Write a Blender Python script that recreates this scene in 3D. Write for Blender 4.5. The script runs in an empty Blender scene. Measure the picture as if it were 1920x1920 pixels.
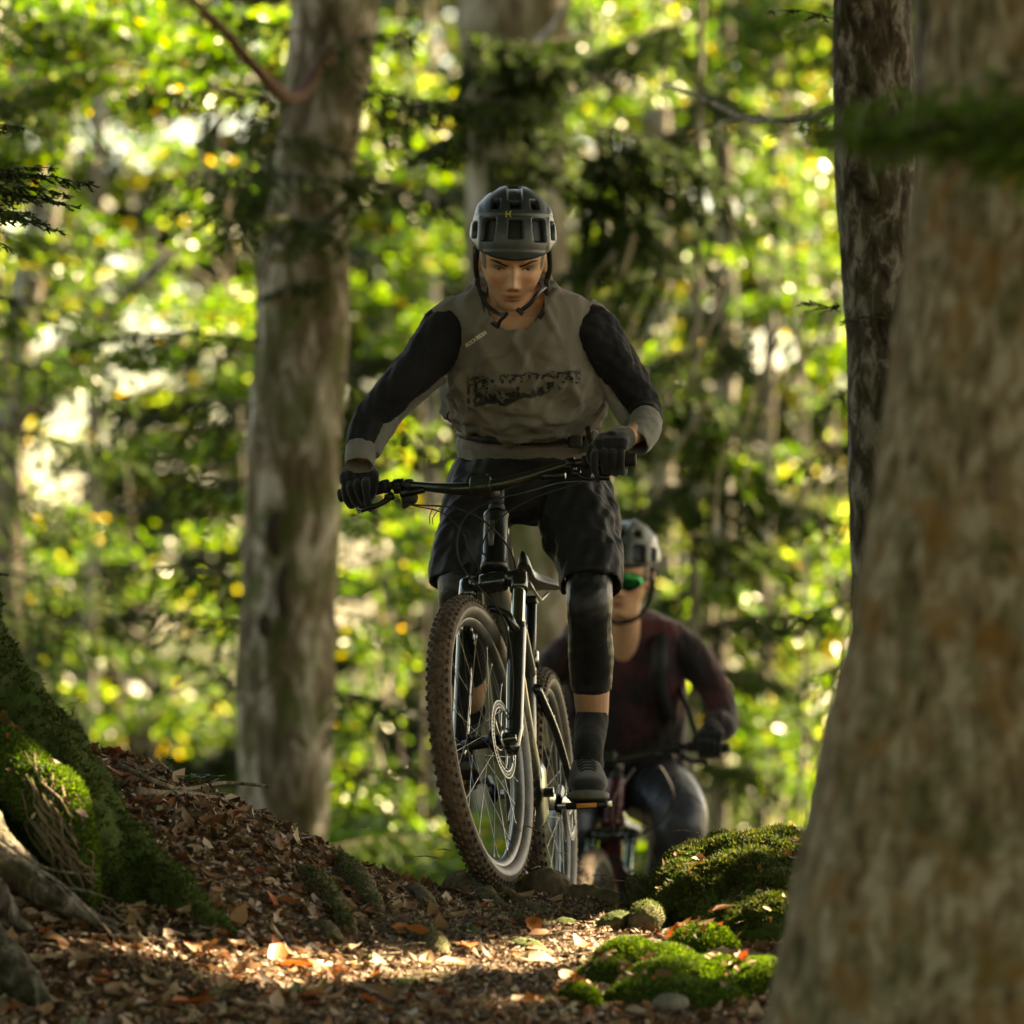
import bpy, bmesh, math, random
import numpy as np
from mathutils import Vector, Matrix, noise
from mathutils.bvhtree import BVHTree
SC = bpy.context.scene
COL = SC.collection
R = math.radians
# ---------------------------------------------------------------- camera, sky, sun, exposure
CAMZ = 0.493                       # the photographer kneels, lens about half a metre over the crest of the trail
FPX = 10800.0                      # focal length in photograph pixels (1920 wide)
cam_d = bpy.data.cameras.new('camera')
cam = bpy.data.objects.new('camera', cam_d); COL.objects.link(cam)
cam.location = (0, 0, CAMZ); cam.rotation_euler = (R(90), 0, 0)
cam_d.sensor_width = 36; cam_d.sensor_fit = 'HORIZONTAL'
cam_d.lens = 36 * FPX / 1920
cam_d.shift_y = (1300 - 960) / 1920
cam_d.clip_start = 0.1; cam_d.clip_end = 600
cam_d.dof.use_dof = True
cam_d.dof.focus_distance = 14.55
cam_d.dof.aperture_fstop = (cam_d.lens / 1000) / 0.053
SC.camera = cam
SUN_DIR = Vector((0.60, 0.42, 0.68)).normalized()     # towards the sun: behind the riders, from the right
world = bpy.data.worlds.new('World'); SC.world = world; world.use_nodes = True
wn = world.node_tree.nodes; wl = world.node_tree.links
bg = wn['Background']
sky = wn.new('ShaderNodeTexSky'); sky.sky_type = 'NISHITA'; sky.sun_disc = False
sky.sun_elevation = math.asin(SUN_DIR.z)
sky.sun_rotation = math.atan2(SUN_DIR.x, SUN_DIR.y)
sky.air_density = 1.0; sky.dust_density = 1.5; sky.ozone_density = 0.6
wl.new(sky.outputs[0], bg.inputs[0]); bg.inputs[1].default_value = 0.058
sun_d = bpy.data.lights.new('sun', 'SUN'); sun_d.energy = 5.0; sun_d.angle = R(0.5); sun_d.color = (1.0, 0.90, 0.74)
sun = bpy.data.objects.new('sun', sun_d); COL.objects.link(sun)
sun.rotation_euler = SUN_DIR.to_track_quat('Z', 'Y').to_euler()
vs = SC.view_settings; vs.view_transform = 'Standard'; vs.look = 'None'; vs.exposure = 3.3; vs.gamma = 1.0
vs.use_curve_mapping = False
vs.use_white_balance = True; vs.white_balance_temperature = 9900; vs.white_balance_tint = 8
cy = SC.cycles
cy.max_bounces = 6; cy.diffuse_bounces = 4; cy.glossy_bounces = 3; cy.transmission_bounces = 4; cy.transparent_max_bounces = 6
cy.caustics_reflective = False; cy.caustics_refractive = False
cy.sample_clamp_indirect = 6.0
cy.use_denoising = True
cy.use_adaptive_sampling = True; cy.adaptive_threshold = 0.012

# ---------------------------------------------------------------- helpers
rng = np.random.default_rng(7)
random.seed(7)
def W(px, py, Y):
    """point of the place at depth Y along the line of sight of a photograph pixel"""
    return Vector(((px - 960) / FPX * Y, Y, CAMZ + (1300 - py) / FPX * Y))
def tag(o, label=None, cat=None, group=None, kind=None):
    if label: o['label'] = label
    if cat: o['category'] = cat
    if group: o['group'] = group
    if kind: o['kind'] = kind
    return o
def empty(name, loc=(0, 0, 0), label=None, cat=None, group=None):
    o = bpy.data.objects.new(name, None); COL.objects.link(o); o.location = loc
    o.empty_display_size = 0.1
    return tag(o, label, cat, group)
def link(name, me, mat=None, parent=None):
    o = bpy.data.objects.new(name, me); COL.objects.link(o)
    if mat is not None:
        for m in (mat if isinstance(mat, (list, tuple)) else [mat]): me.materials.append(m)
    if parent is not None:
        o.parent = parent
    return o
def origin_of(parent):
    v = Vector((0, 0, 0))
    while parent is not None:
        v = v + Vector(parent.location); parent = parent.parent
    return v
def pymesh(name, V, F, mat=None, parent=None, smooth=True, world=True, mi=None):
    """V, F lists; world=True: V are world points and are re-based to the parent's origin (unrotated parents only)"""
    me = bpy.data.meshes.new(name)
    if world and parent is not None:
        o3 = origin_of(parent)
        V = [(v[0] - o3[0], v[1] - o3[1], v[2] - o3[2]) for v in V]
    me.from_pydata([tuple(v) for v in V], [], F)
    if smooth: me.polygons.foreach_set('use_smooth', [True] * len(me.polygons))
    if mi is not None: me.polygons.foreach_set('material_index', mi)
    me.update()
    return link(name, me, mat, parent)
def npmesh(name, V, Q, smooth=False):
    """fast mesh from arrays: V (n,3), Q (m,k) with k 3 or 4"""
    V = np.asarray(V, dtype=np.float32); Q = np.asarray(Q, dtype=np.int32)
    me = bpy.data.meshes.new(name)
    me.vertices.add(len(V)); me.vertices.foreach_set('co', V.ravel())
    k = Q.shape[1]
    me.loops.add(Q.size); me.loops.foreach_set('vertex_index', Q.ravel())
    me.polygons.add(len(Q))
    me.polygons.foreach_set('loop_start', np.arange(0, Q.size, k, dtype=np.int32))
    me.polygons.foreach_set('loop_total', np.full(len(Q), k, dtype=np.int32))
    if smooth: me.polygons.foreach_set('use_smooth', np.ones(len(Q), dtype=bool))
    me.update(calc_edges=True); me.validate()
    return me
def frame_of(d, up=Vector((0, 0, 1))):
    d = Vector(d).normalized()
    a = d.cross(up)
    if a.length < 1e-3: a = d.cross(Vector((1, 0, 0)))
    a.normalize(); b = a.cross(d).normalized()
    return d, a, b
def spline(pts, n):
    """Catmull-Rom through rows of numbers, n samples in all"""
    P = np.array([list(p) for p in pts], dtype=float)
    m = len(P)
    if m == 2:
        t = np.linspace(0, 1, n)[:, None]; return P[0] * (1 - t) + P[1] * t
    Pe = np.vstack([2 * P[0] - P[1], P, 2 * P[-1] - P[-2]])
    out = []
    for s in np.linspace(0, m - 1, n):
        i = min(int(s), m - 2); t = s - i
        a, b, c, d = Pe[i], Pe[i + 1], Pe[i + 2], Pe[i + 3]
        out.append(0.5 * ((2 * b) + (-a + c) * t + (2 * a - 5 * b + 4 * c - d) * t * t + (-a + 3 * b - 3 * c + d) * t ** 3))
    return np.array(out)
class MB:
    """collects shapes; build() links them as one mesh object"""
    def __init__(s): s.V = []; s.F = []; s.M = []; s.mi = 0
    def add(s, V, F):
        n = len(s.V); s.V += [Vector(v) for v in V]
        s.F += [tuple(i + n for i in f) for f in F]; s.M += [s.mi] * len(F)
        return s
    def tube(s, path, r, n=12, cap=True, sx=1.0, sz=1.0, up=Vector((0, 0, 1))):
        path = [Vector(p) for p in path]; m = len(path)
        rs = [r] * m if isinstance(r, (int, float)) else list(r)
        V = []; F = []; pa = None
        for i, p in enumerate(path):
            d = (path[min(i + 1, m - 1)] - path[max(i - 1, 0)])
            if d.length < 1e-9: d = Vector((0, 0, 1))
            d.normalize()
            if pa is None: _, a, b = frame_of(d, up)
            else:
                a = (pa - d * pa.dot(d))
                if a.length < 1e-6: _, a, _b = frame_of(d, up)
                a.normalize(); b = a.cross(d).normalized()
            pa = a
            for k in range(n):
                t = 2 * math.pi * k / n
                V.append(p + a * (math.cos(t) * rs[i] * sx) + b * (math.sin(t) * rs[i] * sz))
        for i in range(m - 1):
            for k in range(n):
                k2 = (k + 1) % n
                F.append((i * n + k, i * n + k2, (i + 1) * n + k2, (i + 1) * n + k))
        if cap:
            F.append(tuple(range(n - 1, -1, -1))); F.append(tuple((m - 1) * n + k for k in range(n)))
        return s.add(V, F)
    def rings(s, rings, cap=True, closed=False):
        n = len(rings[0]); V = [v for r_ in rings for v in r_]; F = []; m = len(rings)
        for i in range(m if closed else m - 1):
            j = (i + 1) % m
            for k in range(n):
                k2 = (k + 1) % n
                F.append((i * n + k, i * n + k2, j * n + k2, j * n + k))
        if cap and not closed:
            F.append(tuple(range(n - 1, -1, -1))); F.append(tuple((m - 1) * n + k for k in range(n)))
        return s.add(V, F)
    def box(s, c, size, rot=None, bev=0.0):
        bm = bmesh.new(); bmesh.ops.create_cube(bm, size=1.0)
        for v in bm.verts: v.co = Vector((v.co.x * size[0], v.co.y * size[1], v.co.z * size[2]))
        if bev > 0: bmesh.ops.bevel(bm, geom=list(bm.edges), offset=bev, segments=2, affect='EDGES', profile=0.5)
        M = (rot.to_4x4() if rot is not None else Matrix.Identity(4)); c = Vector(c)
        bm.verts.ensure_lookup_table()
        V = [M @ v.co + c for v in bm.verts]; F = [tuple(v.index for v in f.verts) for f in bm.faces]; bm.free()
        return s.add(V, F)
    def ball(s, c, r, u=16, v=10, rot=None):
        c = Vector(c); r = (r, r, r) if isinstance(r, (int, float)) else r
        V = [Vector((0, 0, r[2]))]
        for i in range(1, v):
            ph = math.pi * i / v
            for k in range(u):
                t = 2 * math.pi * k / u
                V.append(Vector((r[0] * math.sin(ph) * math.cos(t), r[1] * math.sin(ph) * math.sin(t), r[2] * math.cos(ph))))
        V.append(Vector((0, 0, -r[2]))); F = []
        for k in range(u): F.append((0, 1 + k, 1 + (k + 1) % u))
        for i in range(v - 2):
            for k in range(u):
                a = 1 + i * u + k; b = 1 + i * u + (k + 1) % u
                F.append((a, a + u, b + u, b))
        e = len(V) - 1
        for k in range(u): F.append((e, 1 + (v - 2) * u + (k + 1) % u, 1 + (v - 2) * u + k))
        if rot is not None: V = [rot @ q for q in V]
        return s.add([q + c for q in V], F)
    def disc(s, c, axis, r, th, n=32, r_in=0.0):
        d, a, b = frame_of(axis); c = Vector(c)
        def ring(rr, off): return [c + d * off + a * (math.cos(2 * math.pi * k / n) * rr) + b * (math.sin(2 * math.pi * k / n) * rr) for k in range(n)]
        if r_in <= 0: return s.rings([ring(r, -th / 2), ring(r, th / 2)])
        return s.rings([ring(r_in, -th / 2), ring(r, -th / 2), ring(r, th / 2), ring(r_in, th / 2)], closed=True)
    def build(s, name, mat, parent=None, smooth=True, world=True):
        o = pymesh(name, s.V, s.F, mat, parent, smooth, world, s.M if isinstance(mat, (list, tuple)) else None)
        return o
def autosmooth(o, ang=35):
    """sharp edges where faces meet steeply"""
    me = o.data; bm = bmesh.new(); bm.from_mesh(me); lim = R(ang)
    for e in bm.edges:
        if len(e.link_faces) == 2 and e.calc_face_angle(0) > lim: e.smooth = False
    bm.to_mesh(me); bm.free(); return o
def evaluated(o, name):
    dg = bpy.context.evaluated_depsgraph_get(); dg.update()
    me = bpy.data.meshes.new_from_object(o.evaluated_get(dg)); me.name = name
    return me
def fuse(mb, voxel, smooth=4, fac=0.5, name='fused'):
    """one continuous skin round all shapes collected in mb (world coordinates)"""
    me = bpy.data.meshes.new('tmp'); me.from_pydata([tuple(v) for v in mb.V], [], mb.F)
    bm = bmesh.new(); bm.from_mesh(me)
    bmesh.ops.recalc_face_normals(bm, faces=bm.faces); bm.to_mesh(me); bm.free()
    o = bpy.data.objects.new('tmp', me); COL.objects.link(o)
    m = o.modifiers.new('r', 'REMESH'); m.mode = 'VOXEL'; m.voxel_size = voxel; m.use_smooth_shade = True
    if smooth:
        s = o.modifiers.new('s', 'SMOOTH'); s.iterations = smooth; s.factor = fac
    res = evaluated(o, name)
    bpy.data.objects.remove(o); bpy.data.meshes.remove(me)
    res.polygons.foreach_set('use_smooth', np.ones(len(res.polygons), dtype=bool))
    return res
def rebase(me, parent):
    o3 = np.array(origin_of(parent)); c = np.empty(len(me.vertices) * 3, dtype=np.float32)
    me.vertices.foreach_get('co', c); c = c.reshape(-1, 3) - o3
    me.vertices.foreach_set('co', c.astype(np.float32).ravel()); me.update(); return me
def coords(me):
    c = np.empty(len(me.vertices) * 3, dtype=np.float32); me.vertices.foreach_get('co', c); return c.reshape(-1, 3)
def normals(me):
    c = np.empty(len(me.vertices) * 3, dtype=np.float32); me.vertices.foreach_get('normal', c); return c.reshape(-1, 3)
def set_coords(me, c): me.vertices.foreach_set('co', np.asarray(c, dtype=np.float32).ravel()); me.update()
def paint(me, rgb):
    a = me.color_attributes.new('Col', 'FLOAT_COLOR', 'POINT')
    d = np.ones((len(me.vertices), 4), dtype=np.float32); d[:, :3] = rgb
    a.data.foreach_set('color', d.ravel())
def gx(x, s): return np.exp(-(x / s) ** 2)
def noise3(c, scale, seed=0.0):
    return np.array([noise.noise(Vector((p[0] * scale + seed, p[1] * scale, p[2] * scale))) for p in c])
def sinnoise(c, scale, seed=0, octaves=4):
    """fast smooth pseudo noise from sums of sines, arrays of points"""
    g = np.random.default_rng(seed); out = np.zeros(len(c)); amp = 1.0; f = scale; tot = 0
    for o in range(octaves):
        for k in range(3):
            d = g.normal(size=3); d /= np.linalg.norm(d)
            out += amp * np.sin(c @ d * f * (0.8 + 0.5 * g.random()) * 6.283 + g.random() * 6.28) / 3
        tot += amp; amp *= 0.55; f *= 1.9
    return out / tot
def smooth01(t): t = np.clip(t, 0, 1); return t * t * (3 - 2 * t)

# ---------------------------------------------------------------- materials
def new_mat(name):
    m = bpy.data.materials.new(name); m.use_nodes = True
    nt = m.node_tree; return m, nt, nt.nodes['Principled BSDF']
def N(nt, typ, **kw):
    n = nt.nodes.new(typ)
    for k, v in kw.items():
        if k in n.inputs.keys(): n.inputs[k].default_value = v
        else: setattr(n, k, v)
    return n
def ramp(nt, stops, interp='LINEAR'):
    n = nt.nodes.new('ShaderNodeValToRGB'); n.color_ramp.interpolation = interp
    e = n.color_ramp.elements
    while len(e) > 1: e.remove(e[-1])
    for i, (p, c) in enumerate(stops):
        el = e[0] if i == 0 else e.new(p)
        el.position = p; el.color = (c[0], c[1], c[2], 1)
    return n
def plain(name, col, rough=0.5, metal=0.0, spec=0.5, bump=0.0, bscale=200, var=0.0, vscale=20, coat=0.0, sheen=0.0):
    m, nt, b = new_mat(name)
    b.inputs['Base Color'].default_value = (*col, 1); b.inputs['Roughness'].default_value = rough
    b.inputs['Metallic'].default_value = metal; b.inputs['Specular IOR Level'].default_value = spec
    b.inputs['Coat Weight'].default_value = coat; b.inputs['Sheen Weight'].default_value = sheen
    tc = N(nt, 'ShaderNodeTexCoord')
    if var > 0:
        nz = N(nt, 'ShaderNodeTexNoise', Scale=vscale, Detail=5.0, Roughness=0.6)
        nt.links.new(tc.outputs['Object'], nz.inputs['Vector'])
        lo = tuple(c * (1 - var) for c in col); hi = tuple(min(1, c * (1 + var)) for c in col)
        r_ = ramp(nt, [(0.3, lo), (0.7, hi)]); nt.links.new(nz.outputs['Fac'], r_.inputs['Fac'])
        nt.links.new(r_.outputs['Color'], b.inputs['Base Color'])
    if bump > 0:
        nz = N(nt, 'ShaderNodeTexNoise', Scale=bscale, Detail=3.0)
        nt.links.new(tc.outputs['Object'], nz.inputs['Vector'])
        bp = N(nt, 'ShaderNodeBump', Strength=bump, Distance=0.002)
        nt.links.new(nz.outputs['Fac'], bp.inputs['Height']); nt.links.new(bp.outputs['Normal'], b.inputs['Normal'])
    return m
def painted(name, rough=0.6, spec=0.4, bump=0.0, bscale=400, var=0.15, vscale=40, sss=0.0):
    """colour comes from the mesh's own colour attribute (local colour, plus shade painted into hollows), broken up by noise"""
    m, nt, b = new_mat(name)
    at = N(nt, 'ShaderNodeVertexColor'); at.layer_name = 'Col'
    tc = N(nt, 'ShaderNodeTexCoord')
    nz = N(nt, 'ShaderNodeTexNoise', Scale=vscale, Detail=5.0, Roughness=0.65)
    nt.links.new(tc.outputs['Object'], nz.inputs['Vector'])
    mr = N(nt, 'ShaderNodeMapRange'); mr.inputs['From Min'].default_value = 0.3; mr.inputs['From Max'].default_value = 0.7
    mr.inputs['To Min'].default_value = 1 - var; mr.inputs['To Max'].default_value = 1 + var
    nt.links.new(nz.outputs['Fac'], mr.inputs['Value'])
    mx = N(nt, 'ShaderNodeVectorMath', operation='SCALE')
    nt.links.new(at.outputs['Color'], mx.inputs[0]); nt.links.new(mr.outputs[0], mx.inputs['Scale'])
    nt.links.new(mx.outputs[0], b.inputs['Base Color'])
    b.inputs['Roughness'].default_value = rough; b.inputs['Specular IOR Level'].default_value = spec
    if sss > 0:
        b.inputs['Subsurface Weight'].default_value = sss; b.inputs['Subsurface Scale'].default_value = 0.006
        b.inputs['Subsurface Radius'].default_value = (1, .35, .2)
    if bump > 0:
        n2 = N(nt, 'ShaderNodeTexNoise', Scale=bscale, Detail=3.0)
        nt.links.new(tc.outputs['Object'], n2.inputs['Vector'])
        bp = N(nt, 'ShaderNodeBump', Strength=bump, Distance=0.002)
        nt.links.new(n2.outputs['Fac'], bp.inputs['Height']); nt.links.new(bp.outputs['Normal'], b.inputs['Normal'])
    return m
def leaf_mat(name, stops, rough=0.5, trans=0.5, tint=(1.3, 1.5, 0.5), spec=.35):
    """thin leaves: diffuse both sides plus light coming through; every leaf (mesh island) its own colour"""
    m, nt, b = new_mat(name)
    geo = N(nt, 'ShaderNodeNewGeometry')
    r_ = ramp(nt, stops); nt.links.new(geo.outputs['Random Per Island'], r_.inputs['Fac'])
    nt.links.new(r_.outputs['Color'], b.inputs['Base Color'])
    b.inputs['Roughness'].default_value = rough; b.inputs['Specular IOR Level'].default_value = spec
    if trans > 0:
        vm = N(nt, 'ShaderNodeVectorMath', operation='MULTIPLY'); vm.inputs[1].default_value = tint
        nt.links.new(r_.outputs['Color'], vm.inputs[0])
        tr = N(nt, 'ShaderNodeBsdfTranslucent'); nt.links.new(vm.outputs[0], tr.inputs['Color'])
        mx = N(nt, 'ShaderNodeMixShader'); mx.inputs[0].default_value = trans
        out = nt.nodes['Material Output']
        nt.links.new(b.outputs[0], mx.inputs[1]); nt.links.new(tr.outputs[0], mx.inputs[2]); nt.links.new(mx.outputs[0], out.inputs[0])
    return m
def bark_mat(name, dark, mid, light, scale=1.0, moss=0.0, rust=None, zs=0.35, bump=0.6):
    m, nt, b = new_mat(name)
    tc = N(nt, 'ShaderNodeTexCoord'); mp = N(nt, 'ShaderNodeMapping'); mp.inputs['Scale'].default_value = (1, 1, zs)
    nt.links.new(tc.outputs['Object'], mp.inputs['Vector'])
    n1 = N(nt, 'ShaderNodeTexNoise', Scale=7 * scale, Detail=9.0, Roughness=0.65, Distortion=0.6)
    nt.links.new(mp.outputs[0], n1.inputs['Vector'])
    r1 = ramp(nt, [(0.36, dark), (0.5, mid), (0.62, light)]); nt.links.new(n1.outputs['Fac'], r1.inputs['Fac'])
    last = r1.outputs['Color']
    def over(col, sc, lo, hi, amt, seedv):
        nonlocal last
        mp2 = N(nt, 'ShaderNodeMapping'); mp2.inputs['Location'].default_value = (seedv, seedv * .7, 0)
        nt.links.new(tc.outputs['Object'], mp2.inputs['Vector'])
        n2 = N(nt, 'ShaderNodeTexNoise', Scale=sc, Detail=6.0, Roughness=0.6); nt.links.new(mp2.outputs[0], n2.inputs['Vector'])
        mr = N(nt, 'ShaderNodeMapRange'); mr.inputs['From Min'].default_value = lo; mr.inputs['From Max'].default_value = hi
        mr.inputs['To Max'].default_value = amt; nt.links.new(n2.outputs['Fac'], mr.inputs['Value'])
        mx = N(nt, 'ShaderNodeMix', data_type='RGBA'); mx.inputs[7].default_value = (*col, 1)
        nt.links.new(mr.outputs[0], mx.inputs[0]); nt.links.new(last, mx.inputs[6]); last = mx.outputs[2]
    if moss > 0: over((0.07, 0.095, 0.02), 3 * scale, 0.48, 0.62, moss, 3.1)
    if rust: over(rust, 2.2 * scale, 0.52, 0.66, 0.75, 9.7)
    nt.links.new(last, b.inputs['Base Color']); b.inputs['Roughness'].default_value = 0.9; b.inputs['Specular IOR Level'].default_value = 0.2
    n3 = N(nt, 'ShaderNodeTexNoise', Scale=26 * scale, Detail=8.0, Roughness=0.7); nt.links.new(mp.outputs[0], n3.inputs['Vector'])
    bp = N(nt, 'ShaderNodeBump', Strength=bump, Distance=0.02); nt.links.new(n3.outputs['Fac'], bp.inputs['Height'])
    nt.links.new(bp.outputs['Normal'], b.inputs['Normal'])
    return m
# ---------------------------------------------------------------- the ground
CX = np.array([-900, -400, 0, 100, 190, 300, 380, 450, 520, 600, 680, 760, 850, 960, 1100, 1180, 1300, 1500, 1700, 2200, 3000])
CP = np.array([1050, 1180, 1320, 1385, 1416, 1446, 1476, 1510, 1552, 1596, 1634, 1652, 1672, 1684, 1688, 1698, 1690, 1655, 1600, 1500, 1400])
CXW = (CX - 960) / FPX * 14.5; CZW = CAMZ + (1300 - CP) / FPX * 14.5
def H(x, y, fine=True):
    x = np.asarray(x, float); y = np.asarray(y, float)
    zc = np.interp(x, CXW, CZW)
    zc = zc * (1 - .92 * smooth01((y - 17) / 14)) 
    S = smooth01((14.5 - y) / 2.7)
    low = -0.205 - 0.03 * np.clip(12 - y, 0, 20) + 0.05 * np.abs(x) * 0
    front = zc * (1 - S) + low * S
    b = np.clip(y - 14.5, 0, None)
    back = zc - 0.165 * np.minimum(b, 9) - 0.05 * np.clip(b - 9, 0, 22) + 0.05 * np.clip(b - 60, 0, 90)
    z = np.where(y < 14.5, front, back)
    if fine:
        near = np.clip(1 - np.abs(y - 13) / 6, 0, 1)
        z = z + near * (0.012 * np.sin(x * 9 + 2 * np.sin(y * 5)) * np.sin(y * 8 + x * 3) + 0.006 * np.sin(x * 31 + y * 17) * np.sin(y * 29 - x * 13)
                        + 0.004 * np.sin(x * 67 - y * 41 + 1.3) * np.sin(x * 23 + y * 71))
        z = z + (1 - near) * 0.25 * np.sin(x * .35 + 1) * np.sin(y * .27)* np.clip((np.abs(y - 13) - 6) / 10, 0, 1)
    return z
def Hn(x, y):
    e = 0.02
    v = Vector((-(float(H(x + e, y)) - float(H(x - e, y))) / (2 * e), -(float(H(x, y + e)) - float(H(x, y - e))) / (2 * e), 1))
    return v.normalized()
def G(px, py, y0=10.5, y1=14.6):
    """where the line of sight of a photograph pixel meets the ground"""
    ys = np.linspace(y0, y1, 500); zs = CAMZ + (1300 - py) / FPX * ys; h = H((px - 960) / FPX * ys, ys)
    k = np.where(h >= zs)[0]
    y = ys[k[0]] if len(k) else y1
    return W(px, py, y)
def axis_vals(lo, hi, d, far0, far1, n0, n1):
    core = np.arange(lo, hi + d / 2, d)
    a = lo - (lo - far0) * (np.linspace(0, 1, n0 + 1)[1:] ** 2); b = hi + (far1 - hi) * (np.linspace(0, 1, n1 + 1)[1:] ** 2)
    return np.concatenate([a[::-1], core, b])
gxv = axis_vals(-1.5, 1.5, 0.016, -260, 260, 26, 26); gyv = axis_vals(11.3, 15.0, 0.016, -160, 400, 22, 44)
GX, GY = np.meshgrid(gxv, gyv); GZ = H(GX, GY)
nx, ny = len(gxv), len(gyv)
idx = np.arange(nx * ny).reshape(ny, nx)
Q = np.stack([idx[:-1, :-1], idx[:-1, 1:], idx[1:, 1:], idx[1:, :-1]], -1).reshape(-1, 4)
def soil_material():
    m, nt, b = new_mat('soil'); tc = N(nt, 'ShaderNodeTexCoord')
    n1 = N(nt, 'ShaderNodeTexNoise', Scale=9.0, Detail=10.0, Roughness=0.7); nt.links.new(tc.outputs['Object'], n1.inputs['Vector'])
    r1 = ramp(nt, [(0.3, (.035, .023, .015)), (0.5, (.10, .068, .045)), (0.68, (.21, .15, .105))]); nt.links.new(n1.outputs['Fac'], r1.inputs['Fac'])
    n2 = N(nt, 'ShaderNodeTexNoise', Scale=2.6, Detail=6.0); nt.links.new(tc.outputs['Object'], n2.inputs['Vector'])
    mr = N(nt, 'ShaderNodeMapRange'); mr.inputs['From Min'].default_value = .56; mr.inputs['From Max'].default_value = .68; mr.inputs['To Max'].default_value = .6
    nt.links.new(n2.outputs['Fac'], mr.inputs['Value'])
    mx = N(nt, 'ShaderNodeMix', data_type='RGBA'); mx.inputs[7].default_value = (.05, .07, .015, 1)
    nt.links.new(mr.outputs[0], mx.inputs[0]); nt.links.new(r1.outputs[0], mx.inputs[6])
    sy = N(nt, 'ShaderNodeSeparateXYZ'); nt.links.new(tc.outputs['Object'], sy.inputs[0]); mf = N(nt, 'ShaderNodeMapRange'); mf.inputs['From Min'].default_value = 17; mf.inputs['From Max'].default_value = 24; mf.inputs['To Max'].default_value = .85; nt.links.new(sy.outputs['Y'], mf.inputs['Value'])
    mg = N(nt, 'ShaderNodeMix', data_type='RGBA'); mg.inputs[7].default_value = (.022, .034, .009, 1); nt.links.new(mf.outputs[0], mg.inputs[0]); nt.links.new(mx.outputs[2], mg.inputs[6]); nt.links.new(mg.outputs[2], b.inputs['Base Color'])
    b.inputs['Roughness'].default_value = .95; b.inputs['Specular IOR Level'].default_value = .15
    n3 = N(nt, 'ShaderNodeTexNoise', Scale=90.0, Detail=8.0, Roughness=.75); nt.links.new(tc.outputs['Object'], n3.inputs['Vector'])
    bp = N(nt, 'ShaderNodeBump', Strength=.9, Distance=.012); nt.links.new(n3.outputs['Fac'], bp.inputs['Height']); nt.links.new(bp.outputs[0], b.inputs['Normal'])
    return m
M_soil = soil_material()
me = npmesh('ground', np.stack([GX, GY, GZ], -1).reshape(-1, 3), Q, True)
ground = link('ground', me, M_soil); tag(ground, 'brown forest soil rising to the crest of the trail', None, None, 'structure')

# ---- fallen leaves
LITTER = [(0, (.04, .022, .012)), (.2, (.085, .045, .025)), (.4, (.16, .085, .045)), (.58, (.26, .165, .10)), (.72, (.40, .28, .19)), (.82, (.54, .43, .33)), (.90, (.30, .10, .03)), (.95, (.24, .06, .03)), (.985, (.16, .17, .08))]
M_litter = leaf_mat('dead_leaf', LITTER, rough=.55, trans=.18, tint=(1.3, 1.0, .7))
def leaf_shapes(n, size, g):
    """n curled oval leaves in local space: (n,8,3) points and the 6 quads/tris pattern"""
    t = np.array([[0, -1], [-.42, -.35], [-.36, .4], [0, 1], [.36, .4], [.42, -.35], [0, -.35], [0, .4]], float)
    V = np.zeros((n, 8, 3)); s = size * np.clip(g.lognormal(-.18, .38, n), .35, 2.1)
    wid = g.uniform(.8, 1.25, n)
    V[:, :, 0] = t[None, :, 0] * s[:, None] * wid[:, None]; V[:, :, 1] = t[None, :, 1] * s[:, None]
    fold = g.uniform(-.15, .75, n); curl = g.uniform(-.25, .7, n); tw = g.uniform(-.35, .35, n)
    x, y = V[:, :, 0], V[:, :, 1]
    V[:, :, 2] = np.abs(x) * fold[:, None] + (y ** 2) / s[:, None] * curl[:, None] + x * y / s[:, None] * tw[:, None] + g.normal(0, .05, (n, 8)) * s[:, None]
    return V
LQ = np.array([[0, 6, 1, 1], [0, 5, 6, 6], [1, 6, 7, 2], [6, 5, 4, 7], [2, 7, 3, 3], [7, 4, 3, 3]])
LT = np.array([[0, 6, 1], [0, 5, 6], [1, 6, 7], [1, 7, 2], [6, 5, 4], [6, 4, 7], [2, 7, 3], [7, 4, 3]])
def orient(V, pos, nrm, yaw):
    """rotate local leaf points so +Z goes to nrm, spin by yaw, move to pos"""
    n = len(V); nrm = nrm / np.linalg.norm(nrm, axis=1, keepdims=True)
    a = np.cross(nrm, np.tile([0.0, 0, 1.0], (n, 1))); L = np.linalg.norm(a, axis=1)
    a[L < 1e-4] = [1, 0, 0]; a /= np.linalg.norm(a, axis=1, keepdims=True); b = np.cross(nrm, a)
    c, s = np.cos(yaw)[:, None], np.sin(yaw)[:, None]
    u = a * c + b * s; v = -a * s + b * c
    return V[:, :, 0:1] * u[:, None] + V[:, :, 1:2] * v[:, None] + V[:, :, 2:3] * nrm[:, None] + pos[:, None]
g = np.random.default_rng(11)
def scatter(n, x0, x1, y0, y1, g):
    x = g.uniform(x0, x1, n); y = g.uniform(y0, y1, n); return x, y
x, y = scatter(27000, -1.5, 1.45, 11.2, 14.72, g)
dens = .52 + .5 * np.sin(x * 3.1 + 1 + y) * np.sin(y * 2.3 - x) + .4 * (x < -.35)
dens -= .62 * np.exp(-((x - .04) / .36) ** 2) * smooth01((y - 12.5) / .5) + .0
k = g.uniform(0, 1.0, len(x)) < dens; x, y = x[k], y[k]
e = .02; h = H(x, y)
nr = np.stack([-(H(x + e, y) - h) / e, -(H(x, y + e) - h) / e, np.ones(len(x))], 1)
nr = nr / np.linalg.norm(nr, axis=1, keepdims=True) + g.normal(0, .38, (len(x), 3))
pos = np.stack([x, y, h + g.uniform(.0, .014, len(x))], 1)
V = orient(leaf_shapes(len(x), .0175, g), pos, nr, g.uniform(0, 6.28, len(x)))
F = (LT[None] + (np.arange(len(x)) * 8)[:, None, None]).reshape(-1, 3)
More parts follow.
